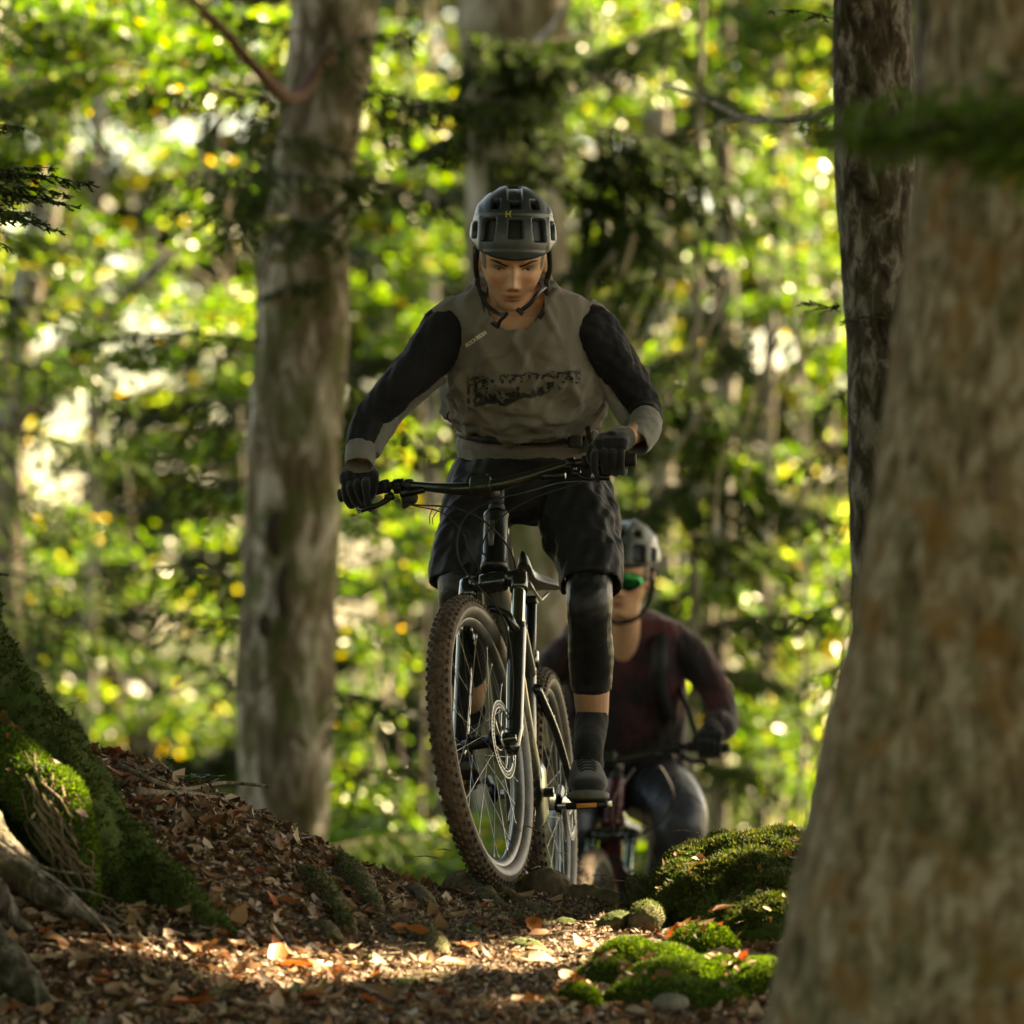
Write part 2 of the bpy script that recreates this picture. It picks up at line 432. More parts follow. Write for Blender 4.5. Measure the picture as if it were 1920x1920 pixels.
litter = link('leaf_litter', npmesh('leaf_litter', V.reshape(-1, 3), F), M_litter)
tag(litter, 'brown and orange fallen leaves covering the forest floor', 'leaf litter', None, 'stuff')
# crumbs: broken bits of leaf, needles, bark
x, y = scatter(70000, -1.4, 1.3, 11.4, 14.7, g); h = H(x, y); n_ = len(x)
nr = np.tile([0, 0, 1.0], (n_, 1)) + g.normal(0, .6, (n_, 3))
sz = g.uniform(.002, .007, n_)
tri = np.zeros((n_, 3, 3)); tri[:, 0, 0] = -sz; tri[:, 1, 0] = sz; tri[:, 2, 1] = sz * g.uniform(.8, 3.5, n_)
V = orient(tri, np.stack([x, y, h + .003 + g.uniform(0, .006, n_)], 1), nr, g.uniform(0, 6.28, n_))
F = np.arange(n_ * 3).reshape(-1, 3)
M_crumb = leaf_mat('crumbs', [(0, (.04, .022, .012)), (.4, (.15, .09, .055)), (.75, (.33, .22, .14)), (1, (.5, .4, .3))], .7, 0)
debris = link('forest_debris', npmesh('forest_debris', V.reshape(-1, 3), F), M_crumb)
tag(debris, 'fine bits of broken leaf, needle and bark on the trail', 'debris', None, 'stuff')
# the larger leaves, one object each
gl = np.random.default_rng(5)
variants = []
for i in range(14):
    Vv = leaf_shapes(1, .030, gl)[0]
    mev = npmesh('leaf', Vv, LT)
    col = [(.30, .17, .09), (.42, .13, .035), (.36, .24, .15), (.20, .10, .05), (.45, .34, .23), (.30, .08, .03), (.24, .14, .08)][i % 7]
    variants.append((mev, leaf_mat('leaf_colour', [(0, col)], .5, .2, (1.3, 1, .7))))
    mev.materials.append(variants[-1][1])
for i in range(270):
    px = gl.uniform(0, 1450); py = gl.uniform(1690, 1915) if i % 4 else gl.uniform(1500, 1760)
    p = G(px, py)
    if abs(p.y - 14.6) < .05 or p.z - float(H(p.x, p.y)) > .03: continue
    o = bpy.data.objects.new('leaf', variants[i % 14][0]); COL.objects.link(o); o.parent = ground
    n = (Hn(p.x, p.y) + Vector(gl.normal(0, .22, 3))).normalized()
    o.matrix_local = Matrix.Translation(p + n * .014) @ n.to_track_quat('Z', 'Y').to_matrix().to_4x4() @ Matrix.Rotation(gl.uniform(0, 6.28), 4, 'Z') @ Matrix.Scale(gl.uniform(.6, 1.1), 4)

# ---- moss, rocks
MOSS = [(0, (.016, .032, .005)), (.35, (.038, .075, .010)), (.7, (.08, .14, .018)), (.93, (.18, .26, .035)), (1, (.25, .2, .06))]
M_mossb = leaf_mat('moss_blade', MOSS, .6, .4, (1.2, 1.4, .5))
MOSSD = [(0, (.014, .026, .005)), (.4, (.030, .052, .010)), (.75, (.060, .080, .017)), (.93, (.14, .13, .05)), (1, (.2, .14, .07))]
M_mossd = leaf_mat('dark_moss_blade', MOSSD, .7, .35, (1.2, 1.3, .5))
def rock_material(name, c1, c2, moss, lo=.35, hi=.6):
    m, nt, b = new_mat(name); tc = N(nt, 'ShaderNodeTexCoord')
    n1 = N(nt, 'ShaderNodeTexNoise', Scale=22.0, Detail=9.0, Roughness=.7); nt.links.new(tc.outputs['Object'], n1.inputs['Vector'])
    r1 = ramp(nt, [(.3, c1), (.7, c2)]); nt.links.new(n1.outputs['Fac'], r1.inputs['Fac'])
    n2 = N(nt, 'ShaderNodeTexNoise', Scale=9.0, Detail=7.0, Roughness=.65); nt.links.new(tc.outputs['Object'], n2.inputs['Vector'])
    geo = N(nt, 'ShaderNodeNewGeometry'); sx = N(nt, 'ShaderNodeSeparateXYZ'); nt.links.new(geo.outputs['Normal'], sx.inputs[0])
    ad = N(nt, 'ShaderNodeMath', operation='MULTIPLY_ADD'); ad.inputs[1].default_value = .28; nt.links.new(sx.outputs['Z'], ad.inputs[0]); nt.links.new(n2.outputs['Fac'], ad.inputs[2])
    mr = N(nt, 'ShaderNodeMapRange'); mr.inputs['From Min'].default_value = lo + .12; mr.inputs['From Max'].default_value = hi + .12; mr.inputs['To Max'].default_value = moss
    nt.links.new(ad.outputs[0], mr.inputs['Value'])
    mx = N(nt, 'ShaderNodeMix', data_type='RGBA'); mx.inputs[7].default_value = (.04, .07, .012, 1)
    nt.links.new(mr.outputs[0], mx.inputs[0]); nt.links.new(r1.outputs[0], mx.inputs[6]); nt.links.new(mx.outputs[2], b.inputs['Base Color'])
    b.inputs['Roughness'].default_value = .9; b.inputs['Specular IOR Level'].default_value = .2
    n3 = N(nt, 'ShaderNodeTexNoise', Scale=60.0, Detail=8.0, Roughness=.7); nt.links.new(tc.outputs['Object'], n3.inputs['Vector'])
    bp = N(nt, 'ShaderNodeBump', Strength=.7, Distance=.01); nt.links.new(n3.outputs['Fac'], bp.inputs['Height']); nt.links.new(bp.outputs[0], b.inputs['Normal'])
    return m
M_rock = rock_material('damp_rock', (.06, .045, .032), (.17, .13, .09), .85)
M_mossrock = rock_material('mossy_rock', (.04, .032, .02), (.10, .08, .05), 1.0, .18, .4)
M_root = rock_material('root_bark', (.075, .052, .034), (.24, .175, .115), .7, .56, .74)
def tri_sample(me, n, g, cond=None):
    me.calc_loop_triangles(); m = len(me.loop_triangles)
    t = np.empty(m * 3, dtype=np.int32); me.loop_triangles.foreach_get('vertices', t); t = t.reshape(-1, 3)
    c = coords(me); a, b, d = c[t[:, 0]], c[t[:, 1]], c[t[:, 2]]
    nn = np.cross(b - a, d - a); ar = np.linalg.norm(nn, axis=1) / 2 + 1e-12; nn = nn / (2 * ar[:, None])
    w = ar * (cond((a + b + d) / 3, nn) if cond is not None else 1); w = w / w.sum()
    i = g.choice(m, n, p=w); u = g.random((n, 1)); v = g.random((n, 1)); k = (u + v) > 1; u = np.where(k, 1 - u, u); v = np.where(k, 1 - v, v)
    return a[i] + (b[i] - a[i]) * u + (d[i] - a[i]) * v, nn[i]
def moss(name, parent, me, n, length, mat, g, cond=None, lean=.55, wid=.22, gravity=.0):
    """tufts of moss rooted on the surface of mesh me (local to parent)"""
    p, nn = tri_sample(me, n, g, cond)
    d = nn + g.normal(0, lean, (n, 3)); d[:, 2] += .15 - gravity; d /= np.linalg.norm(d, axis=1, keepdims=True)
    s = np.cross(d, g.normal(0, 1, (n, 3))); s /= np.linalg.norm(s, axis=1, keepdims=True)
    L = (length * g.uniform(.4, 1.3, n))[:, None]
    base = p - nn * length * .15
    V = np.stack([base - s * L * wid, base + s * L * wid, base + d * L * .9], 1)
    V[:, 2] += g.normal(0, .12, (n, 3)) * L
    o = link(name, npmesh(name, V.reshape(-1, 3), np.arange(n * 3).reshape(-1, 3)), mat, parent)
    o['kind'] = 'stuff'
    return o
def lumpy(mb, voxel, amp, scale, seed, name, sm=3):
    me = fuse(mb, voxel, sm, .5, name); c = coords(me); n = normals(me)
    d = sinnoise(c, scale, seed, 5) * amp + sinnoise(c, scale * 4.5, seed + 3, 3) * amp * .3
    set_coords(me, c + n * d[:, None]); return me
def rock(name, label, cat, balls, voxel, amp, scale, seed, mat, nm=0, mlen=.012, mmat=None, cond=None, group=None, base=None):
    mb = MB()
    for (px, py, Y, r, *rot) in balls:
        q = Matrix.Rotation(rot[0], 3, 'Y') if rot else None
        mb.ball(W(px, py, Y), r, 20, 14, q)
    me = lumpy(mb, voxel, amp, scale, seed, name)
    c = coords(me); o3 = c.mean(0); o3[2] = c[:, 2].min()
    set_coords(me, c - o3)
    o = link(name, me, mat); o.location = o3; tag(o, label, cat, group)
    if nm: moss('moss', o, me, nm, mlen, mmat or M_mossd, np.random.default_rng(seed), cond)
    if nm > 9000:
        gq = np.random.default_rng(seed + 50); nl = 26 if nm < 50000 else 90
        p, nn = tri_sample(me, nl, gq, lambda c, n: np.clip(n[:, 2] - .35, 0, 1) * (sinnoise(c, 6, seed) > .0) + 1e-4)
        V = orient(leaf_shapes(nl, .015, gq), p + nn * .010, nn + gq.normal(0, .4, (nl, 3)), gq.uniform(0, 6.28, nl))
        lf = link('fallen_leaves', npmesh('fallen_leaves', V.reshape(-1, 3), (LT[None] + (np.arange(nl) * 8)[:, None, None]).reshape(-1, 3)), M_litter, o); lf['kind'] = 'stuff'
    return o
up_cond = lambda c, n: np.clip(n[:, 2] + .45, 0, 1) * (.25 + 1.5 * (sinnoise(c, 7, 21) > -.12)) 
def bould_cond(c, n):
    return np.clip(n[:, 2] + .35, 0, 1) ** .8 * np.where(sinnoise(c, 5, 31) > -.02, 1, .16)
# big boulder at the right of the trail
rock('boulder', 'large mossy boulder at the right edge of the trail, under the big trunk', 'boulder',
     [(1440, 1790, 13.5, (.19, .15, .15)), (1365, 1790, 13.6, (.10, .12, .10)), (1415, 1745, 13.8, (.20, .19, .19)), (1490, 1780, 13.65, (.20, .18, .19)), (1320, 1725, 13.85, (.11, .17, .12)), (1290, 1690, 14.0, (.10, .15, .10)), (1400, 1700, 14.05, (.20, .20, .165)), (1330, 1665, 14.1, (.14, .16, .105)), (1460, 1640, 14.05, (.16, .2, .11)), (1530, 1660, 14.0, (.18, .2, .12)),
      (1500, 1780, 13.95, (.2, .2, .15)), (1255, 1660, 14.2, (.06, .10, .04), .5), (1352, 1583, 14.15, (.045, .06, .022)), (1410, 1740, 13.95, (.16, .16, .12))],
     .007, .030, 3.8, 4, M_mossrock, 90000, .0135, M_mossd, bould_cond)
rock('stone', 'flat brown stone bedded at the crest beside the big mossy boulder', 'stone',
     [(1215, 1668, 14.32, (.06, .09, .028), .45), (1185, 1690, 14.34, (.03, .08, .022))], .006, .006, 9, 5, M_rock, 3000, .008)
rock('stone', 'dark upright stone between the sunlit leaves and the big boulder', 'stone',
     [(1213, 1728, 13.7, (.045, .06, .05)), (1235, 1760, 13.7, (.05, .06, .035))], .005, .007, 10, 6, M_rock, 3500, .007)
rock('stone', 'tan sloping stone with a sunlit tip, left of the dark upright stone', 'stone',
     [(1152, 1728, 13.75, (.045, .07, .024), -.35), (1125, 1745, 13.75, (.035, .06, .018))], .005, .006, 11, 7, M_rock, 900, .006)
rock('mossy_rock', 'small round mossy rock with a bright sun spot, below the big boulder', 'rock',
     [(1318, 1800, 13.3, (.092, .09, .082)), (1365, 1845, 13.25, (.12, .09, .06)), (1290, 1835, 13.25, (.06, .07, .05))], .006, .008, 8, 8, M_mossrock, 34000, .011, M_mossb)
rock('mossy_rock', 'flat bright green moss covered slab at the lower right of the trail', 'rock',
     [(1180, 1822, 12.9, (.09, .12, .075)), (1240, 1835, 12.85, (.11, .12, .075)), (1330, 1855, 12.75, (.13, .14, .075)), (1425, 1870, 12.7, (.12, .14, .085)), (1140, 1852, 12.8, (.08, .10, .065)), (1290, 1885, 12.5, (.14, .12, .058)), (1210, 1880, 12.5, (.10, .10, .052)), (1270, 1850, 12.7, (.12, .12, .065))],
     .006, .007, 6, 9, M_mossrock, 110000, .010, M_mossb)
rock('mossy_rock', 'smallest mossy lump, left of the bright moss slab', 'rock',
     [(1088, 1876, 12.4, (.045, .06, .038)), (1050, 1892, 12.4, (.045, .05, .026))], .005, .007, 10, 10, M_mossrock, 14000, .009, M_mossb)
rock('stone', 'bare grey stone poking out of the bright moss slab', 'stone',
     [(1258, 1880, 12.16, (.040, .03, .020))], .004, .004, 14, 11, rock_material('grey_stone', (.12, .10, .085), (.3, .27, .23), .3), 0)
# roots and stones across the trail
def root(label, pts, r, seed, mat=None, nm=0, Yoff=0.0, name='tree_root', lift=0.0, flat=1.0, amp=.004):
    P = []
    for i, p in enumerate(pts):
        q = G(p[0], p[1]) if len(p) < 3 else W(p[0], p[1], p[2])
        P.append(q + Vector((0, 0, lift)))
    rr = r if isinstance(r, (list, tuple)) else [r * (1 - .75 * i / (len(pts) - 1)) for i in range(len(pts))]
    S = spline([[*p, q] for p, q in zip(P, rr)], 26)
    mb = MB(); mb.tube([Vector(s[:3]) for s in S], [max(.003, s[3]) for s in S], 12, sz=flat)
    me = lumpy(mb, max(.0035, min(rr) * .35), amp, 14, seed, name, 2)
    c = coords(me); o3 = c.mean(0); o3[2] = c[:, 2].min(); set_coords(me, c - o3)
    o = link(name, me, mat or M_root); o.location = o3; tag(o, label, 'root')
    if nm: moss('moss', o, me, nm, .009, M_mossd, np.random.default_rng(seed), lambda c, n: np.clip(n[:, 2] - n[:, 0] * .6 + .1, 0, 1))
    return o
root('thick gnarled root crossing the crest just behind the front wheel', [(965, 1676, 14.5), (1000, 1662, 14.5), (1035, 1664, 14.45), (1070, 1680, 14.45), (1120, 1684, 14.4), (1175, 1694, 14.35)], [.016, .040, .046, .036, .030, .020], 20, amp=.010)
root('knuckled pale root under the front wheel, left of the tyre', [(845, 1668, 14.45), (868, 1664, 14.4), (900, 1682, 14.3), (940, 1706), (985, 1722)], [.026, .044, .036, .020, .009], 21, nm=250, amp=.008)
root('second pale root touching the tyre, right of the knuckled one', [(895, 1672, 14.45), (925, 1678, 14.38), (965, 1700, 14.25), (1010, 1716), (1060, 1716)], [.020, .034, .031, .020, .009], 22, amp=.008)
root('short rounded root left of the knuckled root', [(775, 1672), (800, 1692), (818, 1718)], [.026, .022, .010], 23, amp=.006)
root('steep mossy root running down the bank, the upper one', [(628, 1618), (660, 1650), (690, 1690), (716, 1722)], [.034, .042, .030, .010], 24, nm=2200, amp=.010)
root('steep mossy root running down the bank, the lower one', [(560, 1640), (600, 1670), (635, 1715), (668, 1758)], [.034, .042, .028, .009], 25, nm=2400, amp=.010)
root('stub of root sticking out of the leaves at mid bank', [(600, 1745), (618, 1758), (640, 1790)], [.026, .030, .010], 26, nm=200, amp=.008)
root('ribbed root bump in the middle of the trail', [(752, 1745), (790, 1755), (822, 1778), (835, 1792)], [.014, .034, .027, .008], 27, nm=300, amp=.009)
root('low root ridge on the trail right of the front wheel', [(905, 1735), (960, 1722), (1010, 1738), (1060, 1730)], [.008, .018, .018, .007], 28, nm=400, amp=.005)
root('thin root curling off the bank above the short rounded root', [(700, 1640), (735, 1656), (760, 1690), (775, 1706)], [.014, .016, .010, .005], 29, nm=500)
for i, (px, py, r, lab) in enumerate([(880, 1745, .022, 'small stone half sunk in the trail, left of the root ridge'), (985, 1775, .03, 'broad low stone in the trail above the sunlit strip'),
                                   (1060, 1735, .026, 'small brown stone beside the tan sloping stone'), (700, 1800, .02, 'little stone among leaves left of the sunlit strip'), (760, 1850, .03, 'flat stone in the shade below the sunlit strip')]):
    p = G(px, py); mb = MB(); mb.ball(p, (r * 1.4, r * 1.6, r * .7), 16, 10)
    me = lumpy(mb, .005, .006, 16, 40 + i, 'stone'); c = coords(me); o3 = c.mean(0); o3[2] = c[:, 2].min(); set_coords(me, c - o3)
    o = link('stone', me, M_rock); o.location = o3; tag(o, lab, 'stone')
# ---- tree at the left whose mossy roots spread over the bank
M_barkwood = bark_mat('bare_root_wood', (.045, .035, .026), (.15, .12, .095), (.36, .31, .26), 4.5, .4, None, .5, 1.0)
T = empty('tree', (-1.52, 13.9, float(H(-1.52, 13.9))), 'mossy tree foot at the left with roots spreading over the leafy bank', 'tree')
mb = MB()
mb.tube([(-1.52, 13.9, -.1), (-1.54, 13.9, .5), (-1.6, 13.95, 1.5), (-1.62, 14, 4), (-1.6, 14.0, 9)], [.38, .32, .26, .23, .18], 24)
def fat(pts, rr, n=40):
    S = spline([[*p, r] for p, r in zip(pts, rr)], n); mb.tube([Vector(s[:3]) for s in S], [max(.004, s[3]) for s in S], 16)
fat([W(-140, 1190, 13.7), W(-30, 1300, 13.6), W(62, 1395, 13.5), W(148, 1500, 13.35), W(222, 1600, 13.25), W(300, 1664, 13.12), W(378, 1722, 13.0), W(458, 1768, 12.92)], [.15, .125, .10, .085, .075, .062, .046, .016])
fat([W(60, 1400, 13.4), W(170, 1580, 13.2), W(230, 1690, 13.1), W(300, 1760, 13.0)], [.10, .08, .05, .02])
me = lumpy(mb, .010, .026, 4.5, 51, 'root_flare')
o = link('root_flare', rebase(me, T), rock_material('mossy_bark', (.05, .035, .022), (.13, .10, .06), .95, .22, .45), T)
def lc(c, n):
    ns = sinnoise(c, 4, 61); return np.clip(.55 + .6 * n[:, 2] - .35 * n[:, 1], .05, 1) * np.where(ns > -.12, 1, .10) * (c[:, 2] < 1.2) * (c[:, 0] > -.5)
moss('moss', o, me, 60000, .015, M_mossd, np.random.default_rng(3), lc, gravity=.3)
mb = MB()
fat([W(-90, 1360, 13.35), W(5, 1450, 13.2), W(85, 1502, 13.05), W(115, 1560, 12.98), W(140, 1630, 12.95), W(175, 1695, 12.95)], [.10, .09, .085, .078, .055, .02])
fat([W(-60, 1450, 13.3), W(20, 1560, 13.15), W(60, 1640, 13.05), W(110, 1700, 12.98)], [.10, .08, .05, .02])
me = lumpy(mb, .007, .018, 6.5, 52, 'root'); o = link('root', rebase(me, T), M_mossrock, T)
o['label'] = 'rounded root lobe thick with moss, catching a spot of sun'
LOBE = o
moss('moss', o, me, 42000, .012, M_mossb, np.random.default_rng(4), lambda c, n: np.clip(.5 + .6 * n[:, 2] - .2 * n[:, 1] + .3 * n[:, 0], .02, 1), gravity=.35)
mb = MB()
fat([W(-130, 1440, 13.2), W(-40, 1570, 12.92), W(40, 1640, 12.87), W(110, 1690, 12.82), W(215, 1735, 12.8)], [.09, .068, .046, .026, .009])
fat([W(-100, 1540, 13.0), W(-40, 1650, 12.75), W(10, 1710, 12.75), W(70, 1755, 12.75)], [.08, .05, .030, .01])
me = lumpy(mb, .006, .013, 8, 53, 'root'); link('root', rebase(me, T), M_barkwood, T)['label'] = 'bare pale barkless root'
mb = MB()
fat([W(-110, 1680, 12.5), W(-30, 1770, 12.3), W(35, 1830, 12.2), W(95, 1890, 12.15)], [.08, .055, .042, .012])
me = lumpy(mb, .008, .008, 9, 54, 'root'); o = link('root', rebase(me, T), M_barkwood, T); o['label'] = 'lowest root in the bottom left corner'
moss('moss', o, me, 6000, .01, M_mossd, np.random.default_rng(9), lambda c, n: np.clip(-n[:, 0] + .2, 0, 1))
mb = MB(); gr_ = random.Random(4)
bvf = BVHTree.FromPolygons([v.co + origin_of(T) for v in T.children[0].data.vertices], [tuple(p.vertices) for p in T.children[0].data.polygons])
for i in range(150):
    a = W(gr_.uniform(60, 330), gr_.uniform(1400, 1690), 13.4); pts = []
    for k in range(6):
        q = a + Vector((k * .022 * gr_.uniform(.3, 1.4), 0, -k * .034)); h = bvf.ray_cast(Vector((q.x, 11.5, q.z)), Vector((0, 1, 0)), 2.2)
        if h[0] is None: break
        pts.append(h[0] - Vector((0, .003 + .004 * gr_.random(), 0)))
    if len(pts) > 3: mb.tube(pts, [gr_.uniform(.002, .005)] * (len(pts) - 1) + [.001], 5)
o = mb.build('rootlets', M_root, T); o['kind'] = 'stuff'
p, nn = tri_sample(T.children[0].data, 28, np.random.default_rng(77), lambda c, n: np.clip(n[:, 2] - .1, 0, 1) * (c[:, 2] < 1.0) * (c[:, 0] > .3) + 1e-6)
gq = np.random.default_rng(78); V = orient(leaf_shapes(28, .015, gq), p + nn * .010, nn + gq.normal(0, .4, (28, 3)), gq.uniform(0, 6.28, 28))
lf = link('fallen_leaves', npmesh('fallen_leaves', V.reshape(-1, 3), (LT[None] + (np.arange(28) * 8)[:, None, None]).reshape(-1, 3)), M_litter, T); lf['kind'] = 'stuff'
# ---- sticks
M_twig = bark_mat('dry_twig', (.12, .09, .06), (.28, .22, .16), (.45, .38, .3), 8, 0)
def stick(label, pts, r, name='stick', side=()):
    S = spline([[*p] for p in pts], 24); mb = MB(); n = len(S)
    mb.tube([Vector(s) for s in S], [r * (1 - .5 * i / n) for i in range(n)], 8)
    for (i, d, l) in side:
        p = Vector(S[i]); mb.tube([p, p + Vector(d) * l * .5 + Vector((0, 0, l * .04)), p + Vector(d) * l], [r * .5, r * .35, r * .15], 6)
    o3 = pts[0]; mb.V = [v - o3 for v in mb.V]
    o = mb.build(name, M_twig); o.location = o3; return tag(o, label, 'stick')
gp = lambda px, py, up=.012: G(px, py) + Vector((0, -.01, up))
stick('long pale stick lying on the leafy bank beside the mossy root', [gp(228, 1452, .02), gp(290, 1480, .02), gp(345, 1495, .02), gp(420, 1490, .03), gp(505, 1500, .035)], .008, side=((10, (.6, 0, -.3), .05), (15, (.5, .2, .3), .06)))
stick('flat grey splinter of wood under the long pale stick', [gp(255, 1492), gp(300, 1497), gp(360, 1498), gp(420, 1508)], .011)
stick('thin bare twig arching over the bottom left root', [W(-20, 1590, 12.6), W(90, 1640, 12.5), W(160, 1700, 12.4), gp(215, 1770), gp(255, 1830)], .0045, side=((8, (.9, 0, -.25), .12), (14, (.8, 0, -.5), .12)))
stick('thin twig crossing in front of the mossy root lobe', [W(-20, 1560, 12.7), W(70, 1620, 12.65), W(130, 1636, 12.6), W(185, 1640, 12.6)], .003)
stick('grey twig lying level over the leaves below the mossy root end', [gp(150, 1768, .02), gp(230, 1772, .02), gp(330, 1782, .02)], .0035)
stick('twig sloping over orange leaves at the lower left', [gp(110, 1640, .03), gp(170, 1700, .03), gp(235, 1745, .02), gp(300, 1800, .015)], .004, side=((12, (.9, 0, .1), .1),))
stick('short stick standing up in the trail near the sunlit strip', [G(1020, 1775), G(1020, 1775) + Vector((.012, 0, .035))], .0022)
stick('short stick at the lower right below the mossy lump', [gp(1035, 1915, .01), gp(1062, 1902, .012), gp(1088, 1888, .015)], .006)
mb = MB(); gt = random.Random(12)
for i in range(130):
    p = G(gt.uniform(0, 1430), gt.uniform(1560, 1915)) + Vector((0, -.006, .012)); a = gt.uniform(0, 3.14); l = gt.uniform(.015, .055); d = Vector((math.cos(a), math.sin(a) * .8, gt.uniform(-.15, .2))) * l
    mb.tube([p - d, p + Vector((0, 0, .004)) + d * gt.uniform(-.2, .2), p + d + Vector((gt.uniform(-.01, .01), 0, 0))], [gt.uniform(.0012, .003), .0018, .0008], 5)
tw = mb.build('fine_twigs', M_twig, None); tag(tw, 'fine dry twigs lying among the fallen leaves', 'twigs', None, 'stuff')
# ---- seedlings
M_seed = leaf_mat('seedling_leaf', [(0, (.04, .11, .02)), (1, (.09, .19, .04))], .5, .4)
def seedling(label, p, n, r, hgt, seed, spread=.03):
    g = np.random.default_rng(seed); o = empty('seedling', p, label, 'seedling')
    for i in range(n):
        d = Vector((g.uniform(-spread, spread), g.uniform(-spread, spread), hgt * g.uniform(.6, 1)))
        MB().tube([p, p + Vector((d.x * .3, d.y * .3, d.z * .6)), p + d], .0012, 5).build('stalk', M_seed, o)
        mb = MB()
        for k in range(3):
            a = k * 2.09 + g.uniform(0, 1); c = p + d + Vector((math.cos(a), math.sin(a), 0)) * r * .6
            u = Vector((math.cos(a), math.sin(a), .15)); v = Vector((-math.sin(a), math.cos(a), 0))
            pts = [p + d] + [c + u * math.cos(t) * r * .7 + v * math.sin(t) * r * .6 for t in np.linspace(-2.2, 2.2, 9)]
            mb.add(pts, [(0, i_, i_ + 1) for i_ in range(1, 9)])
        mb.build('leaf', M_seed, o)
    return o
seedling('tiny green seedling growing from the mossy root at the left', W(135, 1345, 13.5), 2, .016, .05, 1)
seedling('low cluster of round green leaves on top of the bank', W(375, 1478, 14.35), 9, .02, .035, 2, .06)
seedling('single pale green leaf standing on the bank left of the leaf cluster', W(318, 1443, 14.4), 1, .018, .03, 3, .01)
# grey lichen tuft
mb = MB(); p = G(560, 1870); mb.ball(p, (.03, .03, .012)); me = fuse(mb, .006, 1); c = coords(me); set_coords(me, c - np.array(p)); o = link('lichen_tuft', me, M_litter); o.location = p
tag(o, 'grey green lichen tuft on the shaded leaves at the bottom', 'lichen')
moss('frond', o, me, 900, .022, leaf_mat('lichen', [(0, (.12, .15, .10)), (1, (.25, .3, .2))], .8, .2), np.random.default_rng(8))
# ---------------------------------------------------------------- the forest
def tri_leaves(name, pos, size, mat, parent, g, flat=.6, asp=.62, down=0.0):
    """n small leaves (two triangles each, folded along the midrib) at world positions"""
    n = len(pos)
    nr = np.stack([g.normal(0, flat, n), g.normal(0, flat, n), np.ones(n)], 1)
    s = size * g.uniform(.6, 1.35, n)
    V = np.zeros((n, 4, 3)); V[:, 0, 1] = -s; V[:, 2, 1] = s; V[:, 1, 0] = -s * asp; V[:, 3, 0] = s * asp
    f = g.uniform(0, .5, n); V[:, 1, 2] = V[:, 3, 2] = s * asp * f
    V = orient(V, pos, nr, g.uniform(0, 6.28, n)).reshape(-1, 3)
    o3 = np.array(origin_of(parent)) if parent is not None else np.zeros(3)
    b = (np.arange(n) * 4)[:, None]
    F = np.concatenate([b + np.array([0, 3, 2]), b + np.array([0, 2, 1])], 1).reshape(-1, 3)
    return link(name, npmesh(name, V - o3, F), mat, parent)
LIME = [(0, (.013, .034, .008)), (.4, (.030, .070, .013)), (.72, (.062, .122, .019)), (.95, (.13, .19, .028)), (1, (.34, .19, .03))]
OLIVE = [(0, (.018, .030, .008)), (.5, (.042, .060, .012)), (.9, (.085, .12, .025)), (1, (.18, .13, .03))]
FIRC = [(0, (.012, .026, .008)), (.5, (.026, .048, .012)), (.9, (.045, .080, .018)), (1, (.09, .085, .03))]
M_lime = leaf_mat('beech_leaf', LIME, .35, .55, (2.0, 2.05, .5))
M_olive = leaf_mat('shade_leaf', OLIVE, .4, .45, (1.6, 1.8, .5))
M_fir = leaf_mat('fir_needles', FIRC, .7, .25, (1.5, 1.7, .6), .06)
B_beech = bark_mat('beech_bark', (.09, .07, .05), (.24, .20, .155), (.42, .38, .33), .8, .45)
M_boughg = leaf_mat('fir_tinted_lit', [(0, (.05, .11, .02)), (.6, (.11, .22, .035)), (1, (.22, .32, .07))], .5, .3)  # needles coloured lighter so the near bough looks lit
B_dark = bark_mat('fir_bark', (.045, .032, .022), (.13, .10, .075), (.30, .28, .24), 1.6, .35)
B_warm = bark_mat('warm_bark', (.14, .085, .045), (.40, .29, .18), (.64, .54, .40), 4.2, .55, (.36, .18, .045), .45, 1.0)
B_grey = bark_mat('grey_trunk', (.05, .035, .02), (.155, .12, .08), (.46, .41, .36), 1.5, .65)
